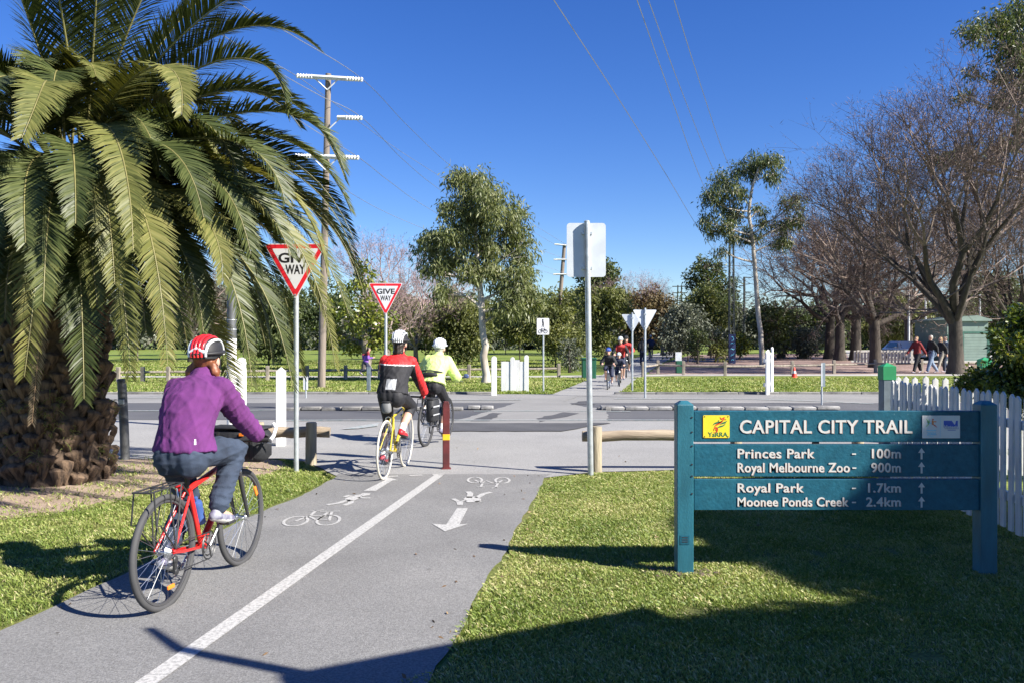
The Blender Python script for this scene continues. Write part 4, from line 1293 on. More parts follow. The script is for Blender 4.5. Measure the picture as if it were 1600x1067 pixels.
# small markers and posts
root = thing('marker_post', 'thin pale marker panel on a short post left of the power pole', 'marker post', G(478, 622))
tube_pole(root, .6, .022)
MB().box((0, -.03, .42), (.13, .008, .36)).build('panel', M_signwhite, root, 0, bevel=.002)
MB().box((0, -.036, .42), (.03, .003, .34)).build('stripe', M_darkpost, root, 0)
root = thing('marker_post', 'narrow grey marker panel on a thin pole behind the teal sign', 'marker post', G(1284, 633), .3)
tube_pole(root, .95, .022)
MB().box((.02, -.03, .75), (.11, .012, .58)).build('panel', M_darkpost, root, 0, bevel=.003)
MB().box((-.028, -.038, .75), (.02, .004, .56)).build('edge_strip', M_signwhite, root, 0)
root = thing('steel_bollard', 'grey blue square steel post on the verge left of the red and black rider', 'bollard', G(576, 611))
MB().box((0, 0, .36), (.11, .11, .76)).build('shaft', M_darkpost, root, 0, bevel=.008)
MB().box((0, 0, .75), (.12, .12, .02)).build('cap', M_darkpost, root, 0, bevel=.006)
root = thing('steel_post', 'dark grey round steel post at the right of the palm trunk', 'post', G(196, 718))
MB().tube([(0, 0, -.05), (-.02, 0, .5), (-.05, 0, 1.06)], .058, 14).build('tube', M_grime, root, 60)
MB().lathe([(.062, 0), (.062, .02), (.04, .035)], 14, (-.05, 0, 1.05)).build('cap', M_grime, root, 60)
MB().box((-.03, -.05, .78), (.07, .03, .07)).build('bracket', M_galv, root, 0, bevel=.005)

M_bolred = mat('dark red bollard paint', (.125, .018, .018), .55, col2=(.065, .012, .012), scale=8, bump=.2, bscale=50)
M_bolyel = mat('yellow reflector band', (.72, .42, .02), .4, .1)
root = thing('trail_bollard', 'dark red square bollard with yellow band in the middle of the trail', 'bollard', G(697, 733), .12)
MB().prism([(-.042, -.02), (.042, -.02), (.042, .80), (.03, .845), (-.03, .845), (-.042, .80)], -.042, .042).build('shaft', M_bolred, root, 0, bevel=.006)
MB().box((0, 0, .405), (.088, .088, .075)).build('reflector_band', M_bolyel, root, 0, bevel=.003)
MB().box((0, 0, .012), (.12, .12, .02)).build('base_plate', M_bolred, root, 0, bevel=.004)

# log rails
def log_rail(label, px_posts, x0, x1, y, h, r):
    base = G(px_posts[0][0], px_posts[0][1])
    root = thing('log_rail', label, 'rail', base, 0, 'log rails either side of the trail')
    rg = np.random.default_rng(int(x0*10) % 97)
    for x, yy, ph in px_posts:
        g = G(x, yy)-base
        MB().tube([(g.x, g.y, -.05), (g.x, g.y, ph*.5), (g.x+.005, g.y, ph-.015), (g.x+.005, g.y, ph)], [.074, .072, .07, .06], 14).build('post', M_logpost, root, 45)
    d = y
    k = 14
    pts, rr = [], []
    for i in range(k):
        u = i/(k-1)
        pts.append((x0+(x1-x0)*u-base.x, d-base.y+rg.normal()*.004, h+rg.normal()*.005)); rr.append(r*rg.uniform(.96, 1.04))
    MB().tube(pts, rr, 14).build('rail', M_log, root, 45)
log_rail('log rail with post left of the trail beside the purple rider', [(404, 717, .50), (486, 726, .55)], -4.0, -2.38, 10.85, .40, .07)
log_rail('log rail right of the trail behind the tall sign pole', [(931, 738, .56), (1150, 736, .5), (1340, 735, .5)], .86, 4.05, 10.16, .435, .066)
MB()  # end cap shade is real geometry: a sawn dark end
o = MB().tube([(0, 0, 0), (-.10, 0, 0)], .075, 14).build('log_offcut', M_bolt, None, 45); o.location = (.915, 10.16, .435)
bpy.data.objects.remove(o, do_unlink=True)

# white boards of the old crossing gates
def white_board(mb, x, y, w, h, top='point', t=.035, z0=0.0, M=None):
    if top == 'point': poly = [(x-w/2, z0), (x+w/2, z0), (x+w/2, h-w*.45), (x, h), (x-w/2, h-w*.45)]
    elif top == 'round': poly = [(x-w/2, z0), (x+w/2, z0)] + [(x+w/2*math.cos(a), h-w/2+w/2*math.sin(a)) for a in np.linspace(0, PI, 9)]
    else: poly = [(x-w/2, z0), (x+w/2, z0), (x+w/2, h), (x-w/2, h)]
    mb.prism(poly, y-t/2, y+t/2, M)
g = G(439, 697)
root = thing('white_post', 'pointed white timber post between the purple rider and the give way pole', 'post', g, .1, 'white gate boards')
mb = MB(); white_board(mb, 0, 0, .135, 1.19, 'point', .10); mb.build('shaft', M_white, root, 0, bevel=.004)
g = G(362, 671)
root = thing('street_pole', 'white based dark pole rising into the palm fronds behind the purple rider', 'pole', g)
MB().tube([(0, 0, -.05), (0, 0, 1.62)], .085, 14).build('white_base', M_white, root, 60)
MB().tube([(0, 0, 1.62), (0, 0, 3.5)], [.083, .078], 14).build('shaft', M_grime, root, 60)
for z in (1.78, 1.95): MB().ring((0, 0, z), (0, 0, 1), .083, .008, 16, 6).build('band', M_galv, root, 60)
g = G(374, 668)
root = thing('white_post', 'broad white timber board beside the white based pole', 'post', g, 0, 'white gate boards')
mb = MB(); white_board(mb, .04, 0, .16, 1.28, 'round', .06); mb.build('shaft', M_white, root, 0, bevel=.004)
g = G(772, 618)
root = thing('white_post', 'single rounded white timber post left of the white gate panel', 'post', g, 0, 'white gate boards')
mb = MB(); white_board(mb, 0, 0, .15, 1.13, 'round', .1); mb.build('shaft', M_white, root, 0, bevel=.004)
g = G(783, 612)
root = thing('white_gate', 'white close boarded gate panel on the verge right of the riders', 'gate', g, -.1)
for i in range(6):
    x = .07+i*.142
    tall = {2: 1.07, 5: 1.13, 3: .98}.get(i, .93)
    mb = MB(); white_board(mb, x, -.02 if i in (2, 5) else 0, .136, tall, 'round' if i in (2, 5) else 'flat', .03); mb.build('board', M_white, root, 0, bevel=.004)
for z in (.25, .75): MB().box((.42, .045, z), (.82, .04, .09)).build('rail', M_white, root, 0)
g = G(1198, 617)
root = thing('white_gate', 'white round topped gate boards seen edge on right of the crossing', 'gate', g, R(62))
for i, (x, h) in enumerate(((0, 1.28), (.2, 1.31), (.62, 1.22), (.82, 1.38))):
    mb = MB(); white_board(mb, x, 0, .17, h, 'round', .045); mb.build('board', M_white, root, 0, bevel=.005)
for z in (.3, 1.0): MB().box((.4, .05, z), (1.0, .05, .1)).build('rail', M_white, root, 0)

# picket fence round the yard on the right
picket_me = None
def picket_mesh():
    mb = MB(); white_board(mb, 0, 0, .066, 1.17, 'point', .02, .05)
    return mb.mesh('picket', mat('weathered picket paint', (.60, .60, .585), .65, col2=(.40, .395, .38), scale=7, bump=.25, bscale=40, stretch=(2, 2, .35), lo=.3, hi=.6), 0, bevel=.003)
picket_me = picket_mesh()
def picket_fence(label, a, b, spacing, extra=0.0):
    a, b = Vector(a), Vector(b)
    L = (b-a).length; rz = math.atan2(b.y-a.y, b.x-a.x)
    root = thing('picket_fence', label, 'fence', (a.x, a.y, 0), rz, 'white picket fences')
    n = int(L/spacing)
    for i in range(n):
        o = link('picket', picket_me, root, (.08+i*spacing, random.uniform(-.003, .003), extra+random.uniform(-.012, .012)))
        o.rotation_euler = (random.uniform(-.01, .01), random.uniform(-.012, .012), random.uniform(-.03, .03))
    for z in (.32, .92): MB().box((L/2, .034, z+extra), (L, .045, .07)).build('rail', M_white, root, 0)
    k = max(1, int(L/2.2))
    for i in range(1, k+1): MB().box((L*i/k-.3, .08, .5), (.09, .09, 1.0)).build('post', M_white, root, 0)
    return root
picket_fence('white picket fence running towards the camera beside the teal sign', (4.18, 9.2), (4.0, 5.3), .112)
picket_fence('white picket fence along the road behind the fence corner', (4.24, 9.32), (9.6, 9.5), .112, .02)
def green_post(label, g):
    root = thing('fence_post', label, 'post', g, 0, 'green capped fence posts')
    MB().box((0, 0, .58), (.135, .135, 1.16)).build('shaft', M_darkpost, root, 0, bevel=.005)
    h = 1.16
    w = .072
    MB().add  # noqa
    mb = MB(); mb.add([(-w, -w, h), (w, -w, h), (w, w, h), (-w, w, h), (-w, -w, h+.15), (w, -w, h+.15), (w, w, h+.15), (-w, w, h+.15), (0, 0, h+.19)],
                      [(0, 3, 2, 1), (0, 1, 5, 4), (1, 2, 6, 5), (2, 3, 7, 6), (3, 0, 4, 7), (4, 5, 8), (5, 6, 8), (6, 7, 8), (7, 4, 8)])
    mb.build('cap', M_postGreen, root, 0)
green_post('green capped corner post at the far end of the picket fence', (4.21, 9.32, 0))
green_post('green capped post beyond the shrubs right of the walkers', (7.0, 12.3, 0))

# shrubs behind the picket fence
px_tree('shrub', 'tall dark glossy shrub behind the picket fence at the right edge', 1625, 0, [(1625, 640), (1620, 560)],
        [(1590, 505, 26, 22), (1575, 540, 26, 26), (1600, 560, 40, 34), (1560, 575, 18, 22), (1620, 500, 40, 40), (1590, 600, 40, 30), (1650, 560, 60, 60), (1640, 620, 60, 40), (1555, 600, 16, 18)],
        leafmat('dark glossy shrub leaves', [(.02, .042, .01), (.05, .085, .018), (.13, .165, .03), (.30, .31, .06)], .28, .25, (1.5, 1.4, .4), spec=.6), M_bark,
        depth=8.2, ddep=.5, seed=501, r0=.05, r1=.02, sub=900, per=26, spread=.035, ll=.055, lw=.030, droop=.1, out=.9, group='shrubs behind the picket fence', cat='shrub', crown_name='foliage')
px_tree('shrub', 'low yellow green shrub growing over the picket fence', 1530, 0, [(1530, 620), (1530, 600)],
        [(1512, 594, 14, 12), (1535, 586, 20, 14), (1555, 592, 18, 14), (1530, 604, 24, 12), (1505, 602, 10, 8), (1560, 608, 16, 10)],
        L_lime, M_bark, depth=8.7, ddep=.5, seed=502, r0=.02, r1=.01, sub=1500, per=26, spread=.03, ll=.05, lw=.026, droop=.1, out=.9, group='shrubs behind the picket fence', cat='shrub', crown_name='foliage')

# park rail fences
def rail_fence(label, posts, h=.55):
    base = G(*posts[0])
    root = thing('rail_fence', label, 'fence', base, 0, 'park rail fences')
    pm = MB().box((0, 0, h/2), (.13, .13, h+.08)).mesh('post', M_timber, 0, bevel=.01)
    gs = [G(*p)-base for p in posts]
    for g in gs: link('post', pm, root, g).rotation_euler = (0, 0, random.uniform(-.2, .2))
    for a, b in zip(gs[:-1], gs[1:]):
        MB().tube([(a.x, a.y, h*.72), ((a.x+b.x)/2, (a.y+b.y)/2, h*.70), (b.x, b.y, h*.72)], .045, 6).build('rail', M_timber, root, 60)
rail_fence('low timber rail fence across the park left of the trail', [(20, 600), (105, 599), (185, 598), (223, 597.3), (263, 596.6), (340, 596), (418, 595), (480, 594.3), (540, 593.6), (593, 593), (660, 592.5), (733, 592), (800, 591), (873, 590)])
rail_fence('low timber rail fence along the mulch right of the trail', [(1005, 588), (1028, 584), (1068, 586), (1133, 587), (1205, 586), (1238, 585.5), (1303, 583.5), (1368, 582), (1440, 581), (1540, 580), (1640, 579)], .60)

# bins and cone
g = G(1061, 583)
root = thing('notice_bin', 'green bin with a white notice above it by the far trail', 'bin', g)
MB().box((0, 0, .30), (.30, .26, .6)).build('body', M_binGreen, root, 0, bevel=.015)
MB().box((-.03, -.02, .80), (.29, .03, .42)).build('notice', M_signwhite, root, 0)
MB().box((-.03, -.037, .83), (.16, .003, .2)).build('notice_picture', M_alu, root, 0)
MB().box((.12, .03, .55), (.05, .05, 1.1)).build('stake', M_timber, root, 0)
g = G(920, 591)
root = thing('litter_bin', 'dark green litter bin behind the square sign pole', 'bin', g)
MB().prism([(-.28, 0), (.28, 0), (.29, .78), (-.29, .78)], -.22, .22).build('body', M_binGreen, root, 0, bevel=.02)
MB().box((0, 0, .82), (.62, .5, .07)).build('lid', M_binGreen, root, 0, bevel=.02)
g = G(1241, 590.5)
root = thing('traffic_cone', 'red traffic cone with white band on the grass verge edge', 'traffic cone', g)
MB().box((0, 0, .02), (.34, .34, .04)).build('base', mat('cone red', (.75, .05, .02), .5, .1), root, 0, bevel=.01)
MB().lathe([(.12, .04), (.085, .20)], 14).build('lower_cone', MATS['cone red'], root, 60)
MB().lathe([(.087, .19), (.060, .31)], 14).build('white_band', M_signwhite, root, 60)
MB().lathe([(.060, .30), (.028, .45), (.02, .46)], 14).build('upper_cone', MATS['cone red'], root, 60)

# ------------------------------------------------------------------ poles, tower and wires
def insulator(mb, a, b):
    a, b = np.array(a, float), np.array(b, float)
    pts, rr = [], []
    for i in range(13):
        pts.append(a+(b-a)*i/12); rr.append(.085 if i % 2 else .055)
    mb.tube(pts, rr, 8)
def power_pole(label, base, top, arms, r=.115, ins=.55, braces=True):
    b = Vector(base); t = Vector(top)-b
    root = thing('power_pole', label, 'power pole', base, 0, 'timber power poles')
    MB().tube([(0, 0, -.1), t*.5, t], [r*1.15, r, r*.8], 12).build('shaft', M_pole, root, 60)
    for a0, a1 in arms:
        a0, a1 = Vector(a0)-b, Vector(a1)-b
        d = (a1-a0).normalized()
        arm = MB().tube([a0+d*ins*.6, a1-d*ins*.6], .075, 4).build('crossarm', M_arm, root, 0)
        for e, s in ((a0, 1), (a1, -1)):
            if e is a0 and abs((a0-t*((a0.z)/t.z)).x) < .35: continue
            m = MB(); insulator(m, e, e+d*s*ins); m.build('insulator', M_ins, arm, 60)
        if braces:
            c = t*(a0.z/t.z)
            for s in (-1, 1):
                MB().tube([c+Vector((0, -.18, -.45)), c+Vector((s*.42, -.18, -.05))], .022, 4).build('brace', M_arm, arm, 0)
    return root
d1 = G(502, 607).y
power_pole('tall timber power pole with three white crossarms right of the palm', G(502, 607), P(513, 116, d1),
           [(P(463, 119, d1-.2), P(567, 125, d1-.2)), (P(511, 184, d1-.2), P(566, 185, d1-.2)), (P(460, 244, d1-.2), P(561, 247, d1-.2))])
d2 = 79.0
power_pole('leaning far power pole left of the square sign plate', Vector(((868-800)*d2/F, d2, 0)), P(882, 382, d2),
           [(P(866, 382, d2-.2), P(887, 384, d2-.2)), (P(865, 406, d2-.2), P(887, 406, d2-.2)), (P(864, 429, d2-.2), P(887, 429, d2-.2))], r=.2, ins=.3, braces=False)
# steel tower with a blue sheet round its foot
gt = G(1143, 568); dt = gt.y; st = dt/F
root = thing('steel_tower', 'thin dark steel tower with blue graffiti sheet at its foot', 'tower', gt)
Ht = P(1143, 312, dt).z
for s in (-1, 1):
    for q in (-1, 1):
        MB().tube([(s*.17, q*.17, 0), (s*.11, q*.11, Ht)], .035, 4).build('leg', M_steel, root, 0)
mb = MB()
k = 22
for i in range(k):
    z0, z1 = Ht*i/k, Ht*(i+1)/k
    w0, w1 = .17-.06*i/k, .17-.06*(i+1)/k
    s = 1 if i % 2 else -1
    for q in (-1, 1):
        mb.tube([(-s*w0, q*w0, z0), (s*w1, q*w1, z1)], .015, 3); mb.tube([(q*w0, -s*w0, z0), (q*w1, s*w1, z1)], .015, 3)
mb.build('lattice', M_steel, root, 0)
for y, x0, x1 in ((313, 1139, 1167), (355, 1143, 1167)):
    z = P(0, y, dt).z
    MB().box(((x0+x1)/2*st-1143*st, 0, z), ((x1-x0)*st, .08, .08)).build('crossarm', M_steel, root, 0)
    m = MB(); m.tube([((x1-1143)*st, 0, z-.02), ((x1-1143)*st, 0, z-.4)], .05, 6); m.build('insulator', M_steel, root, 0)
M_sheet = mat('dark blue sheet metal', (.012, .022, .085), .5, .25, 3)
MB().box((0, -.19, .98), (.44, .02, 1.9)).build('sheet', M_sheet, root, 0)
mb = MB()
for pts in ([(-.05, 1.75), (.12, 1.78), (.12, 1.5), (-.06, 1.5)], [(-.1, 1.3), (-.02, 1.45), (.1, 1.2), (.14, 1.4)], [(-.12, .95), (.02, 1.1), (.0, .8), (.13, 1.0)], [(-.1, .5), (-.1, .72), (.06, .45), (.1, .7)], [(-.08, .2), (.05, .42), (.05, .15), (.1, .3)]):
    mb.tube(bez([(p[0], -.205, p[1]) for p in pts], 10), .018, 4)
mb.build('graffiti', M_cyan, root, 0)

root = thing('rail_mast', 'dark mast with side arms right of the steel tower', 'mast', Vector(((1163-800)*88/F, 88, 0)))
zt = P(0, 433, 88).z
MB().tube([(0, 0, 0), (0, 0, zt)], .12, 8).build('shaft', M_steel, root, 60)
for y, x0, x1 in ((434, 0, 10), (447, -8, 0), (457, 0, 10)):
    z = P(0, y, 88).z; MB().box(((x0+x1)/2*88/F, 0, z), ((x1-x0)*88/F, .1, .1)).build('arm', M_steel, root, 0)
root = thing('far_pylon', 'small far pylon above the brown leaved tree', 'pylon', Vector(((1062-800)*118/F, 118, 0)))
zt = P(0, 446, 118).z
for s in (-1, 1): MB().tube([(s*.5, 0, 0), (s*.25, 0, zt)], .09, 4).build('leg', M_steel, root, 0)
for y in (448, 458): MB().box((0, 0, P(0, y, 118).z), (2.1, .15, .12)).build('arm', M_steel, root, 0)

def wire(label, pts, r=.012):
    pts = [P(*p) for p in pts]
    # smooth through the points
    a = np.array([p[:] for p in pts]); n = len(a)
    out = []
    for i in range(n-1):
        p0, p1, p2, p3 = a[max(i-1, 0)], a[i], a[i+1], a[min(i+2, n-1)]
        for t in np.linspace(0, 1, 8, endpoint=False):
            out.append(.5*((2*p1)+(-p0+p2)*t+(2*p0-5*p1+4*p2-p3)*t*t+(-p0+3*p1-3*p2+p3)*t**3))
    out.append(a[-1])
    o = MB().tube([Vector(p)-Vector(out[0]) for p in out], r, 4).build('power_line', M_wire, None, 0)
    o.location = out[0]
    tag(o, label, 'power line', 'overhead power lines')
def wd(y, h): return (h-CH)*F/(HZ-y)            # distance of a wire of height h seen at row y
def wire_h(label, px, h0, h1, r=.012):
    n = len(px)
    wire(label, [(x, y, wd(y, h0+(h1-h0)*i/(n-1))) for i, (x, y) in enumerate(px)], r)
wire_h('brightest overhead wire slanting across the middle of the sky', [(760, -160), (865, 0), (962, 148), (1040, 272), (1092, 358), (1135, 420)], 9.2, 8.4, .013)
wire_h('leftmost of the three steep wires to the tall thin gum', [(955, -110), (995, 0), (1048, 150), (1097, 285), (1142, 380)], 10.5, 9.0)
wire_h('middle one of the three steep wires to the tall thin gum', [(972, -110), (1013, 0), (1064, 140), (1113, 262), (1140, 313)], 10.5, 10.9)
wire_h('rightmost of the three steep wires to the tall thin gum', [(1020, -110), (1053, 0), (1092, 125), (1134, 248), (1166, 313)], 10.5, 10.9)
wire('upper wire from the near power pole to the far one', [(330, -40, 18), (380, 10, 21.5), (460, 58, 24.2), (567, 125, d1-.2), (640, 200, 36), (712, 266, 47), (800, 330, 62), (887, 384, d2)])
wire('middle wire from the near power pole to the far one', [(340, 50, 19), (430, 110, 22.8), (500, 150, 25), (566, 185, d1-.2), (630, 250, 35), (692, 300, 46), (800, 372, 63), (887, 406, d2)])
wire('lower wire from the near power pole to the far one', [(400, 130, 21), (470, 190, 24), (561, 247, d1-.2), (610, 285, 34), (668, 325, 46), (780, 388, 63), (887, 429, d2)])
wire('wire leaving the left end of the top crossarm', [(380, 80, 21), (463, 119, d1-.2), (560, 190, 36), (640, 246, 46), (760, 320, 62), (866, 382, d2)])
wire('wire leaving the left end of the lowest crossarm', [(380, 190, 22), (460, 244, d1-.2), (520, 285, 34), (620, 340, 48), (760, 395, 64), (864, 429, d2)])

# ------------------------------------------------------------------ depot at the far right
M_shed = mat('pale green cladding', (.17, .235, .20), .6, .12, 2)
M_sheddark = mat('dark green trim', (.03, .11, .08), .6, .15)
gs_ = Vector(((1512-800)*62/F, 62, 0)); ss = 62/F
root = thing('depot_shed', 'pale green metal shed with wide roller door behind the bare tree', 'shed', gs_)
W_, Hs = 64*ss, P(0, 502, 62).z
MB().box((0, 2.5, Hs*.5), (W_, 5, Hs)).build('wall', M_shed, root, 0)
MB().prism([(-W_/2-.15, Hs), (W_/2+.15, Hs), (W_/2+.15, Hs+.12), (.6, Hs+.42), (-W_/2-.15, Hs+.12)], -.25, 5.2).build('roof', M_shed, root, 0)
dr = MB().box((.55, -.03, 1.0), (1.75, .05, 2.0)).build('roller_door', M_shed, root, 0)
for i in range(9): MB().box((.55, -.062, .2+.2*i), (1.7, .012, .17)).build('slat', M_shed, dr, 0)
for x in (-.42, 1.52): MB().box((x, -.04, 1.08), (.2, .09, 2.16)).build('door_frame', M_sheddark, root, 0)
MB().box((.55, -.04, 2.11), (1.74, .09, .14)).build('door_frame', M_sheddark, root, 0)
MB().box((-W_/2+.22, -.03, 1.2), (.42, .05, 1.5)).build('side_door', M_sheddark, root, 0)
# board fence in front of the depot
g0, g1 = G(1336, 566), G(1425, 567)
root = thing('board_fence', 'low pale fence of spaced boards beyond the bare trunks', 'fence', g0)
bm_ = MB().box((0, 0, .42), (.16, .03, .84)).mesh('board', mat('weathered pale boards', (.42, .39, .35), .8, .25, 4), 0)
n = 18
for i in range(n):
    link('board', bm_, root, ((g1.x-g0.x)*i/(n-1), (g1.y-g0.y)*i/(n-1), random.uniform(-.03, .03)))
for z in (.25, .65): MB().box(((g1.x-g0.x)/2, .04, z), (g1.x-g0.x, .04, .07)).build('rail', M_timber, root, 0)
# parked car
M_car = mat('white car paint', (.72, .73, .74), .25, .03, 3, coat=.5)
M_glass = mat('dark car glass', (.02, .025, .03), .08, .1, spec=.8)
M_tyre = mat('tyre rubber', (.022, .022, .023), .8, .15)
g = G(1432, 565); g = Vector(((1432-800)*64/F, 64, 0))
root = thing('parked_car', 'white car parked behind the walkers', 'car', g)
prof = [(-.82, .25), (.82, .25), (.86, .55), (.84, .82), (.78, .9), (.62, 1.38), (.5, 1.46), (-.5, 1.46), (-.62, 1.38), (-.78, .9), (-.84, .82), (-.86, .55)]
def car_section(k, lo, hi): return [(x*k, lo+(z-.25)*(hi-lo)/1.21) for x, z in prof]
secs = [(-.0, [(x*.94, min(z, .86)) for x, z in prof]), (.18, [(x, min(z, .92)) for x, z in prof]), (1.0, [(x, min(z, .97)) for x, z in prof]), (1.7, prof), (3.3, prof), (4.05, [(x*.98, min(z, 1.0)) for x, z in prof]), (4.2, [(x*.94, min(z, .9)) for x, z in prof])]
mb = MB(); vs = []; fs = []; npf = len(prof)
for y, pr in secs: vs += [(x, y, z) for x, z in pr]
for i in range(len(secs)-1):
    for j in range(npf): fs.append((i*npf+j, i*npf+(j+1) % npf, (i+1)*npf+(j+1) % npf, (i+1)*npf+j))
fs += [tuple(range(npf)), tuple(range((len(secs)-1)*npf, len(secs)*npf))]
mb.add(vs, fs); mb.build('body', M_car, root, 30)
mb = MB(); mb.add([(-.70, 1.06, .975), (.70, 1.06, .975), (.50, 1.64, 1.40), (-.50, 1.64, 1.40)], [(0, 1, 2, 3)]); mb.build('windscreen', M_glass, root, 0)
for s in (-1, 1):
    mb = MB(); mb.add([(s*.80, 1.5, .97), (s*.80, 3.5, .97), (s*.655, 3.2, 1.37), (s*.655, 1.8, 1.37)], [(0, 1, 2, 3)]); mb.build('side_window', M_glass, root, 0)
    MB().box((s*.6, -.02, .68), (.34, .06, .16)).build('headlight', M_signwhite, root, 0, bevel=.02)
    for y in (.8, 3.4):
        w = MB().lathe([(.3, -.09), (.31, -.05), (.31, .05), (.3, .09)], 18, (s*.76, y, .31), Matrix.Rotation(R(90), 3, 'Y')).build('wheel', M_tyre, root, 50)
        MB().lathe([(.18, 0), (.18, .02)], 14, (s*.855, y, .31), Matrix.Rotation(R(90*s), 3, 'Y')).build('rim', M_galv, w, 50)
    MB().ell((s*.93, 1.45, 1.0), (.1, .06, .07), nu=8, nv=6).build('mirror', M_car, root, 60)
MB().box((0, -.01, .62), (.7, .04, .12)).build('grille', M_bolt, root, 0)
MB().box((0, -.03, .40), (.4, .02, .1)).build('number_plate', M_signwhite, root, 0)
# thin poles in the depot
for i, (x, y0, y1, d) in enumerate(((1420, 445, 548, 74), (1446, 470, 545, 80), (1531, 462, 510, 84))):
    root = thing('yard_pole', ['slim pale pole behind the white car', 'slim pole right of the white car', 'slim pale pole above the green shed'][i], 'pole', Vector(((x-800)*d/F, d, 0)), 0, 'slim poles in the depot yard')
    MB().tube([(0, 0, 0), (0, 0, P(0, y0, d).z)], .10, 6).build('shaft', M_arm, root, 60)
    MB().lathe([(.13, 0), (.05, .08)], 8, (0, 0, P(0, y0, d).z)).build('cap', M_arm, root, 60)
# ------------------------------------------------------------------ bicycles
M_rubber = mat('black rubber', (.025, .025, .026), .75, .15)
M_rubbergrey = mat('worn grey tyre', (.055, .055, .057), .8, .15)
M_tyrepale = mat('pale tyre', (.52, .49, .42), .7, .1)
M_rim = mat('brushed rim', (.55, .56, .57), .35, .1, metal=.8)
M_rimdark = mat('dark rim', (.10, .10, .105), .4, .1, metal=.5)
M_chrome = mat('bicycle steel', (.55, .56, .58), .3, .1, metal=.9)
M_parts = mat('black bicycle parts', (.03, .03, .032), .45, .2)
M_bred = mat('red bicycle paint', (.62, .022, .018), .28, .08, coat=.4)
M_byellow = mat('yellow bicycle paint', (.55, .42, .03), .3, .1, coat=.4)
M_bsilver = mat('silver bicycle paint', (.4, .41, .43), .3, .1, metal=.4)
M_bdark = mat('dark bicycle paint', (.05, .055, .07), .35, .1)
M_bblue = mat('blue bicycle paint', (.06, .09, .25), .35, .1)
M_reflect = mat('orange reflector', (.85, .22, .02), .3, .1)
M_redlamp = mat('red rear lamp', (.6, .02, .02), .25, .1)
M_bottle = mat('blue bottle', (.05, .10, .28), .3, .1)
M_bag = mat('black nylon bag', (.018, .019, .022), .7, .25, 10, bump=.3, bscale=30)
M_bagtrim = mat('grey bag trim', (.42, .43, .44), .5, .1)
M_saddle = mat('saddle leather', (.03, .028, .028), .5, .2)
M_white2 = mat('white bar tape', (.72, .72, .70), .5, .06)

def X(*a): return Vector(a)
RW = .343
REAR, FRONT, BB = X(0, 0, RW), X(1.0, 0, RW), X(.43, 0, .28)

def wheel(parent, c, tyre, rim, nsp, steer=0.0, tr=.0175, spin=0.0, detail=True):
    M = Matrix.Translation(c) @ Matrix.Rotation(steer, 4, 'Z')
    w = thing('wheel', None, None); w.parent = parent; w.matrix_local = M
    n = 56 if detail else 26
    MB().ring((0, 0, 0), (0, 1, 0), RW-tr, tr, n, 8 if detail else 5).build('tyre', tyre, w, 60)
    MB().ring((0, 0, 0), (0, 1, 0), RW-tr*2.3, tr*.62, n, 6 if detail else 4).build('rim', rim, w, 60)
    mb = MB()
    for i in range(nsp):
        a = 2*PI*i/nsp + spin
        s = 1 if i % 2 else -1
        off = .32*(1 if (i//2) % 2 else -1)
        mb.tube([(.022*math.cos(a+off), s*.028, .022*math.sin(a+off)), ((RW-tr*2.8)*math.cos(a), s*.002, (RW-tr*2.8)*math.sin(a))], .0013 if detail else .0022, 3, cap=False)
    mb.build('spokes', M_chrome, w, 0)
    MB().lathe([(.012, -.05), (.026, -.034), (.026, -.030), (.012, -.025), (.012, .025), (.026, .030), (.026, .034), (.012, .05)], 12, (0, 0, 0), Matrix.Rotation(R(90), 3, 'X')).build('hub', M_chrome, w, 50)
    return w

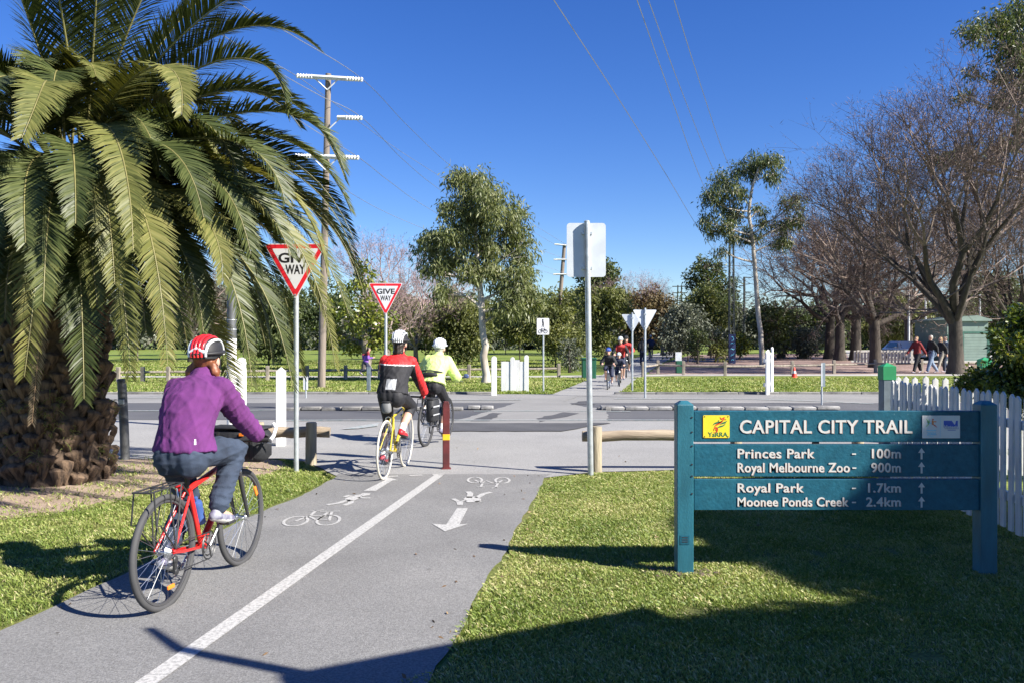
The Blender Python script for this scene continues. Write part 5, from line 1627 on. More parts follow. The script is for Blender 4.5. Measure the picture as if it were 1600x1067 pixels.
def bicycle(label, loc, heading, cfg, lean=0.0, scale=1.0, group='bicycles being ridden'):
    """x forward, y left, z up; heading = angle of +x in the world"""
    root = thing('bicycle', label, 'bicycle', loc, 0, group)
    root.rotation_euler = (lean, 0, heading)
    root.scale = (scale,)*3
    det = cfg.get('detail', True)
    fm, sad, th = cfg['frame'], X(.245, 0, cfg.get('saddle', .90)), cfg.get('crank', R(50))
    steer = cfg.get('steer', 0.0)
    htop, hbot = X(.845, 0, .80), X(.885, 0, .685)
    stop = BB + (sad-X(0, 0, .05)-BB)*.78
    wheel(root, REAR, cfg['tyre'], cfg['rim'], 32 if det else 16, 0, cfg.get('tr', .0175), .1, det)
    wheel(root, FRONT, cfg['tyre'], cfg['rim'], 32 if det else 16, steer, cfg.get('tr', .0175), .25, det)
    n = 12 if det else 6
    mb = MB()
    mb.tube([BB, stop], .0165, n); mb.tube([stop-X(0, 0, .03), htop-X(0, 0, .025)], .0165 if cfg.get('thin') else .019, n); mb.tube([BB, hbot+X(-.005, 0, .03)], .018 if cfg.get('thin') else .023, n)
    mb.tube([hbot, htop], .021, n)
    for s in (-1, 1):
        mb.tube([REAR+X(0, s*.062, 0), X(.12, s*.055, .318), BB+X(-.04, s*.028, 0)], .0095, n)
        mb.tube([REAR+X(0, s*.062, 0), stop+X(-.01, s*.02, -.05)], .0085, n)
    mb.tube([BB+X(0, -.036, 0), BB+X(0, .036, 0)], .022, n)
    mb.build('frame', fm, root, 60)
    mb = MB()
    crown = X(.895, 0, .66)
    for s in (-1, 1):
        mb.tube([crown+X(0, s*.045, 0), X(.935, s*.05, .52), FRONT+X(-.005, s*.05, .02), FRONT+X(0, s*.05, 0)], [.016, .015, .011, .010], n)
    mb.tube([crown+X(0, -.055, 0), crown+X(0, .055, 0)], .017, n); mb.tube([crown, hbot+X(0, 0, .01)], .016, n)
    mb.build('fork', cfg.get('fork', M_parts), root, 60)
    mb = MB(); mb.tube([stop-X(0, 0, .02), sad-X(0, 0, .035)], .0135, n); mb.build('seatpost', M_parts, root, 60)
    # saddle: wide tail, narrow nose
    mb = MB(); vs = []; k = 11; m = 10
    for i in range(k):
        u = i/(k-1); x = sad.x-.135+.27*u
        hw = .078*(1-u)**.9+.018 if u < .95 else .012
        if i == 0: hw = .05
        for j in range(m):
            a = 2*PI*j/m; z = math.sin(a)
            vs.append((x, hw*math.cos(a), sad.z-.018+(.018*z if z > 0 else .03*z*(1-.4*u))+.012*(2*u-1)**2))
    fs = [(i*m+j, i*m+(j+1) % m, (i+1)*m+(j+1) % m, (i+1)*m+j) for i in range(k-1) for j in range(m)] + [tuple(range(m)), tuple(range((k-1)*m, k*m))]
    mb.add(vs, fs); sd_ = mb.build('saddle', M_saddle, root, 60)
    MB().tube([sad+X(-.09, .03, -.045), sad+X(.07, .02, -.05)], .004, 5).build('saddle_rail', M_chrome, sd_, 60)
    # cockpit
    st = htop+X(-.008, 0, .03)
    hb = cfg.get('bar', X(.87, 0, .965))
    mb = MB(); mb.tube([htop, st, hb+X(-.03, 0, -.01), hb], [.017, .017, .016, .016], n); mb.build('stem', M_parts, root, 60)
    bw = cfg.get('bw', .29)
    if cfg.get('drop'):
        mb = MB()
        mb.tube([hb+X(0, -.19, 0), hb+X(0, .19, 0)], .0125, n)
        for s in (-1, 1):
            mb.tube([hb+X(0, s*.19, 0), hb+X(.05, s*.205, .0), hb+X(.095, s*.21, -.02), hb+X(.105, s*.212, -.065), hb+X(.075, s*.215, -.12), hb+X(.0, s*.215, -.135), hb+X(-.05, s*.215, -.13)], .0145, n)
        mb.build('handlebar', M_parts, root, 60)
        for s in (-1, 1):
            MB().tube([hb+X(.07, s*.21, .005), hb+X(.125, s*.21, .03), hb+X(.14, s*.21, .0)], [.017, .016, .008], n).build('brake_hood', M_parts, root, 60)
            MB().tube([hb+X(.14, s*.21, .01), hb+X(.15, s*.205, -.05), hb+X(.12, s*.2, -.11)], [.006, .006, .004], 5).build('brake_lever', M_chrome, root, 60)
    else:
        mb = MB(); mb.tube([hb+X(-.04, -bw, .01), hb+X(-.01, -.12, .005), hb, hb+X(-.01, .12, .005), hb+X(-.04, bw, .01)], .0125, n); mb.build('handlebar', M_parts, root, 60)
        for s in (-1, 1):
            MB().tube([hb+X(-.04, s*bw, .01), hb+X(-.028, s*(bw-.12), .008)], .0165, n).build('grip', M_rubber, root, 60)
            MB().tube([hb+X(-.01, s*(bw-.10), 0), hb+X(.05, s*(bw-.09), -.02), hb+X(.055, s*(bw-.0), -.03)], .0055, 5).build('brake_lever', M_chrome, root, 60)
            if cfg.get('barends'):
                MB().tube([hb+X(-.04, s*(bw+.005), .01), hb+X(.0, s*(bw+.012), .035), hb+X(.05, s*(bw+.008), .085), hb+X(.055, s*(bw-.015), .115)], .0125, n).build('bar_end', M_white2, root, 60)
    # drive train on the right
    cr = X(math.cos(th), 0, math.sin(th))*.17
    for s, c in ((-1, cr), (1, -cr)):
        MB().tube([BB+X(0, s*.06, 0), BB+X(0, s*.075, 0)+c], [.012, .010], 8).build('crank_arm', M_chrome, root, 60)
        pd = MB(); pd.box(BB+c+X(0, s*.125, 0), (.09, .075, .02)); pd.build('pedal', M_parts, root, 0, bevel=.004)
    mb = MB(); mb.ring(BB+X(0, -.055, 0), (0, 1, 0), .085, .005, 36, 4); mb.ring(BB+X(0, -.05, 0), (0, 1, 0), .062, .005, 30, 4)
    for i in range(5):
        a = 2*PI*i/5; mb.tube([BB+X(0, -.055, 0), BB+X(math.cos(a)*.085, -.055, math.sin(a)*.085)], .006, 4)
    mb.build('chainring', M_parts, root, 60)
    mb = MB()
    for i in range(6): mb.ring(REAR+X(0, -.032-.004*i, 0), (0, 1, 0), .05-.005*i, .0022, 24, 4)
    mb.build('sprockets', M_chrome, root, 60)
    mb = MB(); mb.tube([REAR+X(0, -.045, .042), BB+X(0, -.055, .085)], .004, 4); mb.tube([REAR+X(.04, -.045, -.13), BB+X(0, -.055, -.085)], .004, 4)
    mb.build('chain', M_parts, root, 60)
    mb = MB(); mb.box(REAR+X(.03, -.05, -.085), (.03, .015, .10)); mb.ell(REAR+X(.03, -.055, -.05), (.024, .010, .024), nu=10, nv=6); mb.ell(REAR+X(.04, -.055, -.125), (.022, .008, .022), nu=10, nv=6)
    mb.build('derailleur', M_parts, root, 50)
    for c in (X(.10, 0, .67), X(.93, 0, .695)):
        mb = MB()
        for s in (-1, 1): mb.tube([c+X(0, s*.035, -.02), c+X(0, s*.03, .03), c+X(0, 0, .045)], .006, 5)
        mb.build('brake_caliper', M_chrome, root, 60)
    if cfg.get('rack'):
        mb = MB(); zt = .735
        for y in (-.055, 0, .055): mb.tube([X(.13, y, zt), X(-.22, y, zt)], .0055, 6)
        mb.tube([X(.13, -.06, zt), X(.13, .06, zt)], .0055, 6); mb.tube([X(-.22, -.06, zt), X(-.22, .06, zt)], .0055, 6); mb.tube([X(-.05, -.06, zt), X(-.05, .06, zt)], .0055, 6)
        for s in (-1, 1):
            mb.tube([X(.10, s*.06, zt), X(.01, s*.072, RW+.02)], .005, 6); mb.tube([X(-.03, s*.06, zt), X(.005, s*.072, RW+.02)], .005, 6)
            mb.tube([X(-.20, s*.062, zt), X(-.205, s*.078, zt-.19), X(-.16, s*.078, zt-.2), X(-.005, s*.072, RW+.03)], .005, 6)
            mb.tube([X(.13, s*.04, zt), stop+X(-.01, s*.02, -.08)], .005, 6)
        mb.build('rack', M_parts, root, 60)
        MB().lathe([(.022, 0), (.026, .03), (.02, .036)], 10, X(.195, 0, .70), Matrix.Rotation(R(-100), 3, 'Y')).build('rear_lamp', M_redlamp, root, 50)
    if cfg.get('bottle'):
        q = BB+(stop-BB)*.35+X(.05, 0, .0); dr_ = (stop-BB).normalized()
        Mq = dr_.to_track_quat('Z', 'Y').to_matrix()
        b = MB().lathe([(.0, 0), (.035, 0), (.036, .03), (.034, .12), (.036, .14), (.03, .155), (.014, .16), (.014, .185), (.006, .19)], 14, q, Mq).build('water_bottle', M_bottle, root, 50)
    if cfg.get('reflectors'):
        for i in range(1): MB().box(FRONT+X(.26*math.cos(.6), -.01, .26*math.sin(.6)), (.03, .015, .075), Matrix.Rotation(-.5, 3, 'Y')).build('wheel_reflector', M_reflect, root, 0, bevel=.004)
        MB().box(REAR+X(.05, -.01, -.22), (.07, .015, .025)).build('wheel_reflector', M_reflect, root, 0, bevel=.004)
    return root

# ------------------------------------------------------------------ people
def blob(name, mb, voxel, it, mats, parent, fmat=None, disp=0.0, seed=1):
    me = bpy.data.meshes.new(name); me.from_pydata(mb.v, [], mb.f)
    bm = bmesh.new(); bm.from_mesh(me); bmesh.ops.recalc_face_normals(bm, faces=bm.faces); bm.to_mesh(me); bm.free()
    o = bpy.data.objects.new(name, me); COL.objects.link(o)
    r = o.modifiers.new('r', 'REMESH'); r.mode = 'VOXEL'; r.voxel_size = voxel; r.use_smooth_shade = True
    s = o.modifiers.new('s', 'SMOOTH'); s.iterations = it; s.factor = .5
    dg = bpy.context.evaluated_depsgraph_get()
    m2 = bpy.data.meshes.new_from_object(o.evaluated_get(dg))
    bpy.data.objects.remove(o, do_unlink=True)
    m2.name = name
    if not isinstance(mats, (list, tuple)): mats = [mats]
    m2.materials.clear()
    for m in mats: m2.materials.append(m)
    n = len(m2.vertices)
    if disp:
        a = np.empty(n*3, np.float32); m2.vertices.foreach_get('co', a); a = a.reshape(-1, 3)
        nn = np.empty(n*3, np.float32); m2.vertices.foreach_get('normal', nn); nn = nn.reshape(-1, 3)
        rg = np.random.default_rng(seed)
        w = np.zeros(n)
        for k in range(7):
            d = rg.normal(size=3); d[2] *= 1.6; d /= np.linalg.norm(d)
            f = rg.uniform(40, 120); wob = np.sin(a @ rg.normal(size=3)*14 + rg.uniform(0, 6))
            w += np.maximum(0, np.sin(a @ d*f + wob*1.6 + rg.uniform(0, 6)))**3 * (.5+.5*np.sin(a @ rg.normal(size=3)*9+rg.uniform(0, 6)))
        a += nn*(disp*(w-w.mean()))[:, None]
        m2.vertices.foreach_set('co', a.ravel()); m2.update()
    if fmat is not None:
        k = len(m2.polygons); c = np.empty(k*3, np.float32); m2.polygons.foreach_get('center', c); c = c.reshape(-1, 3)
        m2.polygons.foreach_set('material_index', np.asarray(fmat(c), np.int32))
    m2.shade_smooth()
    return link(name, m2, parent)

def ik(a, c, l1, l2, pole):
    a, c, pole = Vector(a), Vector(c), Vector(pole)
    d = c-a; L = min(d.length, (l1+l2)*.999); d.normalize()
    x = (l1*l1-l2*l2+L*L)/(2*L); h = math.sqrt(max(l1*l1-x*x, 0))
    p = pole-d*pole.dot(d); p.normalize()
    return a+d*x+p*h

def frame_of(z, xh):
    z = Vector(z).normalized(); x = Vector(xh); x = (x-z*x.dot(z)).normalized(); y = z.cross(x)
    return Matrix((x, y, z)).transposed()

def hand_on_bar(mb, wrist, grip, axis, s, up=None):
    """palm and five fingers curled round a bar at grip running along axis"""
    wrist, grip, ax = Vector(wrist), Vector(grip), Vector(axis).normalized()
    f = (grip-wrist); f = (f-ax*f.dot(ax)).normalized()
    u = ax.cross(f); u = u if u.z > 0 else -u
    palm = grip - f*.022 + u*.022
    M = Matrix((ax, f, u)).transposed()
    mb.ell(palm - f*.022, (.043*s, .048*s, .017*s), M, 10, 6)
    mb.cap(wrist, palm-f*.05, .027*s, .026*s, 8)
    for k, (o, L) in enumerate(((-.033, .92), (-.011, 1.03), (.011, 1.0), (.032, .82))):
        r = .0095*s
        p0 = palm + ax*o*s + f*.015
        p1 = grip + ax*o*s*1.05 + f*.026*L + u*.018
        p2 = grip + ax*o*s*1.05 + f*.028*L - u*.012
        p3 = grip + ax*o*s*1.02 + f*.002 - u*.027
        mb.cap(p0, p1, r*1.1, r, 7); mb.cap(p1, p2, r, r*.95, 7); mb.cap(p2, p3, r*.95, r*.8, 7)
    sd = 1 if ax.dot(Vector((0, -wrist.y, 0))) > 0 else -1
    t0 = palm - f*.03 + ax*sd*.036*s; t1 = grip + ax*sd*.052*s + u*.004 - f*.008; t2 = grip + ax*sd*.045*s - u*.024 + f*.012
    mb.cap(t0, t1, .013*s, .011*s, 7); mb.cap(t1, t2, .011*s, .009*s, 7)

def hand_relaxed(mb, wrist, d, side, s):
    wrist, d = Vector(wrist), Vector(d).normalized(); side = Vector(side); side = (side-d*side.dot(d)).normalized(); n = d.cross(side)
    M = Matrix((side, n, d)).transposed()
    mb.cap(wrist, wrist+d*.04*s, .026*s, .028*s, 8); mb.ell(wrist+d*.06*s, (.041*s, .016*s, .05*s), M, 10, 6)
    for o, L in ((-.031, .058), (-.010, .07), (.011, .066), (.031, .05)):
        p0 = wrist+d*.1*s+side*o*s; p1 = p0+(d+n*.25)*L*.55*s; p2 = p1+(d*.8+n*.7)*L*.5*s
        mb.cap(p0, p1, .0095*s, .009*s, 6); mb.cap(p1, p2, .009*s, .0075*s, 6)
    t0 = wrist+d*.04*s+side*.034*s; mb.cap(t0, t0+(d*.8+side*.5+n*.3)*.045*s, .0125*s, .0105*s, 6); mb.cap(t0+(d*.8+side*.5+n*.3)*.045*s, t0+(d*.9+side*.45+n*.5)*.075*s, .0105*s, .0085*s, 6)

SKIN = mat('skin', (.55, .33, .245), .55, .08, 8)
M_eye = mat('eye dark', (.02, .015, .012), .3, .1)

def head_parts(mb, c, fw, up, s):
    F_ = frame_of(up, fw)                      # columns: forward, left, up
    L = lambda x, y, z: Vector(c) + F_ @ Vector((x*s, y*s, z*s))
    mb.ell(L(0, 0, .03), (.098*s, .076*s, .098*s), F_, 16, 12)
    mb.ell(L(.022, 0, -.055), (.066*s, .056*s, .068*s), F_, 12, 8)
    mb.ell(L(.06, 0, -.092), (.026*s, .024*s, .02*s), F_, 8, 6)
    mb.cap(L(.094, 0, .012), L(.112, 0, -.026), .010*s, .014*s, 7)
    mb.ell(L(.085, 0, -.062), (.016*s, .026*s, .010*s), F_, 8, 6)
    mb.ell(L(.078, 0, .028), (.026*s, .05*s, .012*s), F_, 10, 6)
    for q in (-1, 1): mb.ell(L(-.004, q*.078, -.005), (.020*s, .010*s, .032*s), F_, 8, 6)
    return L, F_

def person(label, J, st, parent_loc, heading=0.0, lean=0.0, scale=1.0, group=None):
    """J joints in local x-forward coordinates. st: clothing"""
    root = thing('person', label, 'person', parent_loc, 0, group)
    root.rotation_euler = (lean, 0, heading); root.scale = (scale,)*3
    vx = st.get('voxel', .010); s = st.get('build', 1.0)
    hip, sh = Vector(J['hip']), Vector(J['sh'])
    back = Vector(J.get('bulge', (-.03, 0, .02)))
    hips = [hip+X(0, q*.085*s, 0) for q in (1, -1)]
    lat = J.get('lat', X(0, 1, 0))
    shs = [sh+lat*q*(.150*s) for q in (1, -1)]
    torso = bez([hip+X(-.005, 0, .01), (hip+sh)/2+back*2, sh], 7)
    tw = [.165, .155, .146, .150, .163, .168, .125]; td = [.125, .118, .108, .112, .118, .110, .075]
    def torso_parts(mb, g, lo=0, hi=7, flare=0.0):
        """loft of ellipses up the spine"""
        path = torso; n = 18; vs = []; rows = []
        for i in range(lo, hi):
            t = path[min(i+1, 6)]-path[max(i-1, 0)]
            Fm = frame_of(t, (1, 0, 0))
            rows.append((path[i], Fm, tw[i]*s+g+(flare if i == lo else 0), td[i]*s+g+(flare if i == lo else 0)))
        k = len(rows)
        for p, Fm, a, b in rows:
            for j in range(n):
                w = 2*PI*j/n
                vs.append(Vector(p)+Fm @ Vector((b*math.cos(w), a*math.sin(w), 0)))
        fs = [(i*n+j, i*n+(j+1) % n, (i+1)*n+(j+1) % n, (i+1)*n+j) for i in range(k-1) for j in range(n)] + [tuple(range(n-1, -1, -1)), tuple(range((k-1)*n, k*n))]
        mb.add(vs, fs)
    limbs = []
    arms = []
    for i in (0, 1):
        h = Vector(J['hand'][i]); q = 1 if i == 0 else -1
        el = ik(shs[i], h, .285*s*J.get('arm', 1), .255*s*J.get('arm', 1), J.get('elbow', X(-.3, q*.5, -.8)) if 'elbow' in J else X(-.25, q*.6, -.8))
        arms.append((shs[i], el, h))
    legs = []
    for i in (0, 1):
        a = Vector(J['ankle'][i])
        kn = ik(hips[i], a, .435*s, .43*s, J['knee'][i] if 'knee' in J else X(1, (.08 if i == 0 else -.08), .25))
        legs.append((hips[i], kn, a))
    neck = sh + X(0, 0, .02)
    hc = Vector(J['head']); hf, hu = Vector(J.get('face', (1, 0, 0))), Vector(J.get('crown', (0, 0, 1)))
    hs = st.get('head', 1.0)
    # ---- body
    mb = MB()
    torso_parts(mb, 0)
    mb.ell(sh, (.09*s, .165*s, .075*s), None, 14, 8)
    mb.ell(hip+X(-.03, .06*s, -.03), (.11*s, .095*s, .11*s)); mb.ell(hip+X(-.03, -.06*s, -.03), (.11*s, .095*s, .11*s))
    mb.cap(neck-X(0, 0, .03), hc+Vector(hu)*-.06, .058*s, .052*s)
    L, F_ = head_parts(mb, hc, hf, hu, hs)
    for a, e, h in arms:
        mb.cap(a, e, .050*s, .040*s); mb.cap(e, h, .040*s, .026*s)
    for i, (a, e, h) in enumerate(arms):
        if J.get('bars'):
            g, ax = J['bars'][i]; hand_on_bar(mb, h, g, ax, s)
        else:
            hand_relaxed(mb, h, (h-e), (1, 0, 0), s)
    for a, k, f in legs:
        mb.cap(a, k, .083*s, .056*s); mb.cap(k, k+(f-k)*.35, .054*s, .056*s); mb.cap(k+(f-k)*.35, f, .056*s, .036*s)
    toes = J.get('toe', [X(1, .05, -.1), X(1, -.05, -.1)])
    for i, (a, k, f) in enumerate(legs):
        t = Vector(toes[i]).normalized(); mb.cap(f+X(0, 0, -.03)-t*.02, f+t*.14*s+X(0, 0, -.055), .034*s, .026*s)
    glove = st.get('glove')
    hb = [h for _, _, h in arms]
    def bodymat(c):
        m = np.zeros(len(c), int)
        if glove:
            for (a, e, h) in arms:
                d = (h-e).normalized()
                m[((c-np.array(h)) @ np.array(d) > -.02) & (np.linalg.norm(c-np.array(h), axis=1) < .19)] = 1
        return m
    body = blob('body', mb, vx*.75 if st.get('detail') else vx, 3, [SKIN, glove or SKIN], root, bodymat)
    if st.get('eyes'):
        for q in (-1, 1): MB().ell(L(.083, q*.032, .012), (.008, .013, .008), F_, 8, 6).build('eye', M_eye, root, 60)
    # ---- top
    ct = st['top']; g = ct.get('loose', .016)
    mb = MB(); torso_parts(mb, g, ct.get('lo', 0), 7, ct.get('flare', .006))
    mb.ell(sh, (.09*s+g, .165*s+g, .072*s+g), None, 14, 8)
    mb.cap(sh+X(-.01, 0, .0), neck+(hc-neck)*ct.get('collar', .28), .078*s+g, .064*s+g*.4)
    cut = ct.get('sleeve', 1.0)                # 1 = long, .5 = to the elbow
    for (a, e, h) in arms:
        mb.cap(a, e if cut >= .5 else a+(e-a)*cut*2, .056*s+g, .047*s+g)
        if cut > .5: mb.cap(e, e+(h-e)*(cut-.5)*2*.94, .047*s+g, .034*s+g*.9)
    blob('jacket' if cut > .5 else 'shirt', mb, vx, 3, ct['mats'], root, ct.get('fmat'), ct.get('wrinkle', .004), 3)
    # ---- trousers
    cb = st['bottom']; g = cb.get('loose', .012); to = cb.get('to', 1.0)
    mb = MB(); torso_parts(mb, g*.8, 0, 3)
    mb.ell(hip+X(-.035, .062*s, -.02), (.118*s+g, .098*s+g, .12*s+g)); mb.ell(hip+X(-.035, -.062*s, -.02), (.118*s+g, .098*s+g, .12*s+g))
    mb.ell(hip+X(-.035, 0, 0), (.118*s+g, .12*s+g, .13*s+g))
    for a, k, f in legs:
        mb.cap(a, k if to >= .5 else a+(k-a)*to*2, .092*s+g, .062*s+g)
        if to > .5:
            q = (to-.5)*2*.95
            m_ = k+(f-k)*min(.35, q)
            mb.cap(k, m_, .06*s+g, .06*s+g)
            if q > .35: mb.cap(m_, k+(f-k)*q, .06*s+g, (.044*s+g*cb.get('hem', 1.0)))
    blob('trousers' if to > .6 else 'shorts', mb, vx, 6, cb['mats'], root, cb.get('fmat'), cb.get('wrinkle', .003), 9)
    # ---- shoes
    sm = st['shoe']
    for i, (a, k, f) in enumerate(legs):
        t = Vector(toes[i]).normalized()
        mb = MB(); heel = f+X(0, 0, -.055)-t*.045; ball = f+t*.115*s+X(0, 0, -.07)
        mb.cap(heel, ball, .036*s, .038*s, 12); mb.cap(ball, ball+t*.055*s, .038*s, .027*s, 12); mb.cap(f+X(0, 0, -.02), heel+X(0, 0, .03)+t*.03, .042*s, .036*s, 10)
        sl = np.array(heel); tt = np.array(t); dn = np.array(frame_of(X(0, 0, 1), t).col[2]) if abs(t.z) < .95 else np.array([0, 0, 1.])
        up_ = np.array((X(0, 0, 1)-t*t.z).normalized())
        def shmat(c, sl=sl, u=up_): return np.where((c-sl) @ u < -.022, 1, 0)
        blob('shoe', mb, vx*.8, 2, [sm, st.get('sole', M_rubber)], root, shmat)
        if st.get('sock'):
            MB().cap(f+X(0, 0, -.01), f+(k-f).normalized()*.06, .042*s, .041*s).build('sock', st['sock'], root, 60)
    # ---- hair
    if st.get('hair'):
        hm, style = st['hair']
        mb = MB()
        mb.ell(L(-.018, 0, .040), (.100*hs, .083*hs, .100*hs), F_, 14, 10)
        if style == 'tails':
            for q in (-1, 1):
                mb.cap(L(-.055, q*.062, -.02), L(-.062, q*.088, -.07), .024, .030); mb.cap(L(-.062, q*.088, -.07), L(-.058, q*.10, -.105), .030, .015)
        elif style == 'long':
            mb.cap(L(-.06, 0, .0), L(-.075, 0, -.10), .066, .058); mb.cap(L(-.075, .02, -.10), L(-.085, .03, -.165), .05, .02); mb.cap(L(-.075, -.03, -.10), L(-.08, -.035, -.15), .04, .015)
        else:
            mb.cap(L(-.05, 0, .0), L(-.05, 0, -.05), .066, .05)
        blob('hair', mb, vx*.9, 1, hm, root, None, .006, 5)
    # ---- helmet
    if st.get('helmet'):
        base, ribm, ribm2 = st['helmet']
        hl = thing('helmet', None, None); hl.parent = root
        mb = MB(); c0 = L(-.004, 0, .052); n = 20; vs = []; rows = [(-.015, 1.0), (.015, 1.03), (.045, .98), (.075, .82), (.095, .55), (.105, .2)]
        for z, k in rows:
            for j in range(n):
                w = 2*PI*j/n; cx = math.cos(w)
                vs.append(c0 + F_ @ Vector(((.122*k*cx - (.012 if cx < 0 else 0))*hs, .094*k*math.sin(w)*hs, (z + (-.018 if cx < -.3 and z < .02 else 0))*hs)))
        fs = [(i*n+j, i*n+(j+1) % n, (i+1)*n+(j+1) % n, (i+1)*n+j) for i in range(len(rows)-1) for j in range(n)] + [tuple(range(n-1, -1, -1)), tuple(range((len(rows)-1)*n, len(rows)*n))]
        mb.add(vs, fs); mb.build('shell', base, hl, 60)
        for k, y in enumerate((-.78, -.47, -.16, .16, .47, .78)):
            mb = MB(); pts = []; rr = []
            for a in np.linspace(R(-6), R(188), 15):
                yy = .098*y*(1-.25*abs(math.cos(a))); hgt = math.sqrt(max(1-(y*.86)**2, .05))
                x = .136*math.cos(a)*(.55+.45*hgt); z = .118*math.sin(a)*hgt
                pts.append(c0 + F_ @ Vector(((x-.006)*hs, yy*hs, z*hs + (-.008 if a > 2.6 else 0)))); rr.append((.0125 if abs(y) < .7 else .013)*hs*(.7+.3*math.sin(min(max(a, 0), PI))))
            mb.tube(pts, rr, 8, flat=.75); mb.build('rib', ribm if 1 <= k <= 4 else (ribm2 or ribm), hl, 60)
        # side and rear bands
        mb = MB(); pts = []
        for a in np.linspace(R(35), R(325), 24):
            pts.append(c0 + F_ @ Vector(((.128*math.cos(a)-.006)*hs, .104*math.sin(a)*hs, (.012-.014*(1-math.cos(a))*.5)*hs)))
        mb.tube(pts, .015*hs, 8, flat=.8); mb.build('rim_band', base, hl, 60)
        mb = MB(); mb.tube([c0+F_ @ Vector((-.13*hs, y*hs, z*hs)) for y, z in ((-.05, .01), (0, .035), (.05, .01))], .012*hs, 6); mb.build('rear_bridge', ribm2 or ribm, hl, 60)
        for q in (-1, 1):
            MB().tube([L(.01, q*.082, .03), L(.02, q*.077, -.04), L(.03, q*.045, -.11), L(.035, 0, -.125)], .006, 5).build('strap', M_parts, hl, 60)
        if st.get('visor'): MB().prism([(.0, 0)], 0, 0) if False else MB().tube([L(.10, -.05, .075), L(.155, 0, .06), L(.10, .05, .075)], .012, 6).build('visor', ribm, hl, 60)
    return root

def pose_rider(cfg, side_up='R', hip=None, sh=None, head=None, bars='flat', grip=None):
    sad = cfg.get('saddle', .90); th = cfg.get('crank', R(50))
    hb = cfg.get('bar', X(.87, 0, .965)); bw = cfg.get('bw', .29)
    cr = X(math.cos(th), 0, math.sin(th))*.17
    pr, pl = BB+cr+X(0, -.125, 0), BB-cr+X(0, .125, 0)
    J = {}
    J['hip'] = hip or X(.255, 0, sad+.035)
    J['sh'] = sh or X(.52, 0, sad+.43)
    J['head'] = head or J['sh']+X(.09, 0, .215)
    if bars == 'flat':
        gl, gr = hb+X(-.034, bw-.055, .02), hb+X(-.034, -(bw-.055), .02)
        J['bars'] = [(gl, X(-.1, 1, 0)), (gr, X(.1, 1, 0))]
    else:
        gl, gr = hb+X(.10, .21, .02), hb+X(.10, -.21, .02)
        J['bars'] = [(gl, X(.9, 0, .35)), (gr, X(.9, 0, .35))]
    if bars == 'flat':
        J['hand'] = [gl+X(-.085, .0, .035), gr+X(-.085, 0, .035)]
    else:
        J['hand'] = [gl+X(-.07, .03, .035), gr+X(-.07, -.03, .035)]
    def ankle(p, t): return p + X(0, 0, .095) - t*.115
    tr = X(math.cos(R(-12)), -.06, math.sin(R(-12))); tl = X(math.cos(R(-16)), .06, math.sin(R(-16)))
    J['toe'] = [tl, tr]
    J['ankle'] = [ankle(pl, tl), ankle(pr, tr)]
    return J

HEAD = math.atan2(.99, .137)                   # direction of the trail
# clothing materials
M_purple = mat('purple fleece', (.118, .022, .132), .9, .16, 9, bump=.35, bscale=260)
M_jeans = mat('blue denim', (.038, .056, .094), .85, col2=(.018, .027, .048), scale=6, bump=.3, bscale=220)
M_jersey = mat('black jersey', (.016, .016, .020), .8, .2, 10, bump=.2, bscale=120)
M_jred = mat('red jersey', (.60, .020, .022), .7, .12, 10)
M_jgrey = mat('grey reflective pocket', (.40, .41, .43), .5, .1)
M_jwhite = mat('white piping', (.75, .75, .75), .6, .05)
M_hivis = mat('fluorescent yellow jacket', (.60, .75, .24), .65, .12, 8, bump=.2, bscale=90)
M_tights = mat('black tights', (.012, .012, .015), .7, .2)
M_navy = mat('navy cloth', (.018, .024, .055), .8, .2)
M_hairred = mat('auburn hair', (.20, .065, .025), .5, .35, 60, stretch=(1, 1, .15))
M_hairdark = mat('dark brown hair', (.022, .014, .010), .5, .3, 60)
M_hairgrey = mat('grey hair', (.36, .35, .33), .6, .25, 60)
M_hairfair = mat('fair hair', (.30, .19, .09), .6, .25, 60)
M_shoegrey = mat('grey running shoe', (.30, .31, .35), .7, col2=(.10, .09, .16), scale=18)
M_shoered = mat('red cycling shoe', (.52, .02, .03), .4, .12)
M_soleW = mat('pale sole', (.62, .61, .58), .7, .1)
M_hred = mat('red helmet', (.55, .018, .022), .25, .08, coat=.5)
M_hwhite = mat('white helmet', (.68, .71, .74), .28, .06, coat=.4)
M_hblack = mat('black helmet foam', (.018, .018, .02), .6, .15)
M_hblue = mat('blue helmet', (.03, .08, .38), .3, .08, coat=.4)
M_redtop = mat('red top', (.45, .03, .028), .8, .15)
M_maroon = mat('maroon jumper', (.19, .018, .020), .85, .18)
M_khaki = mat('pale trousers', (.33, .30, .25), .8, .15)
M_palejean = mat('pale jeans', (.20, .27, .38), .8, .2)
M_greytop = mat('grey blue top', (.22, .26, .31), .8, .15)
M_blacktop = mat('black top', (.018, .018, .020), .8, .2)
M_glovedark = mat('dark glove', (.03, .028, .032), .7, .2)
M_purplev = mat('purple vest', (.25, .10, .45), .8, .15)
M_gold = mat('dark blue cap', (.02, .03, .08), .7, .1)

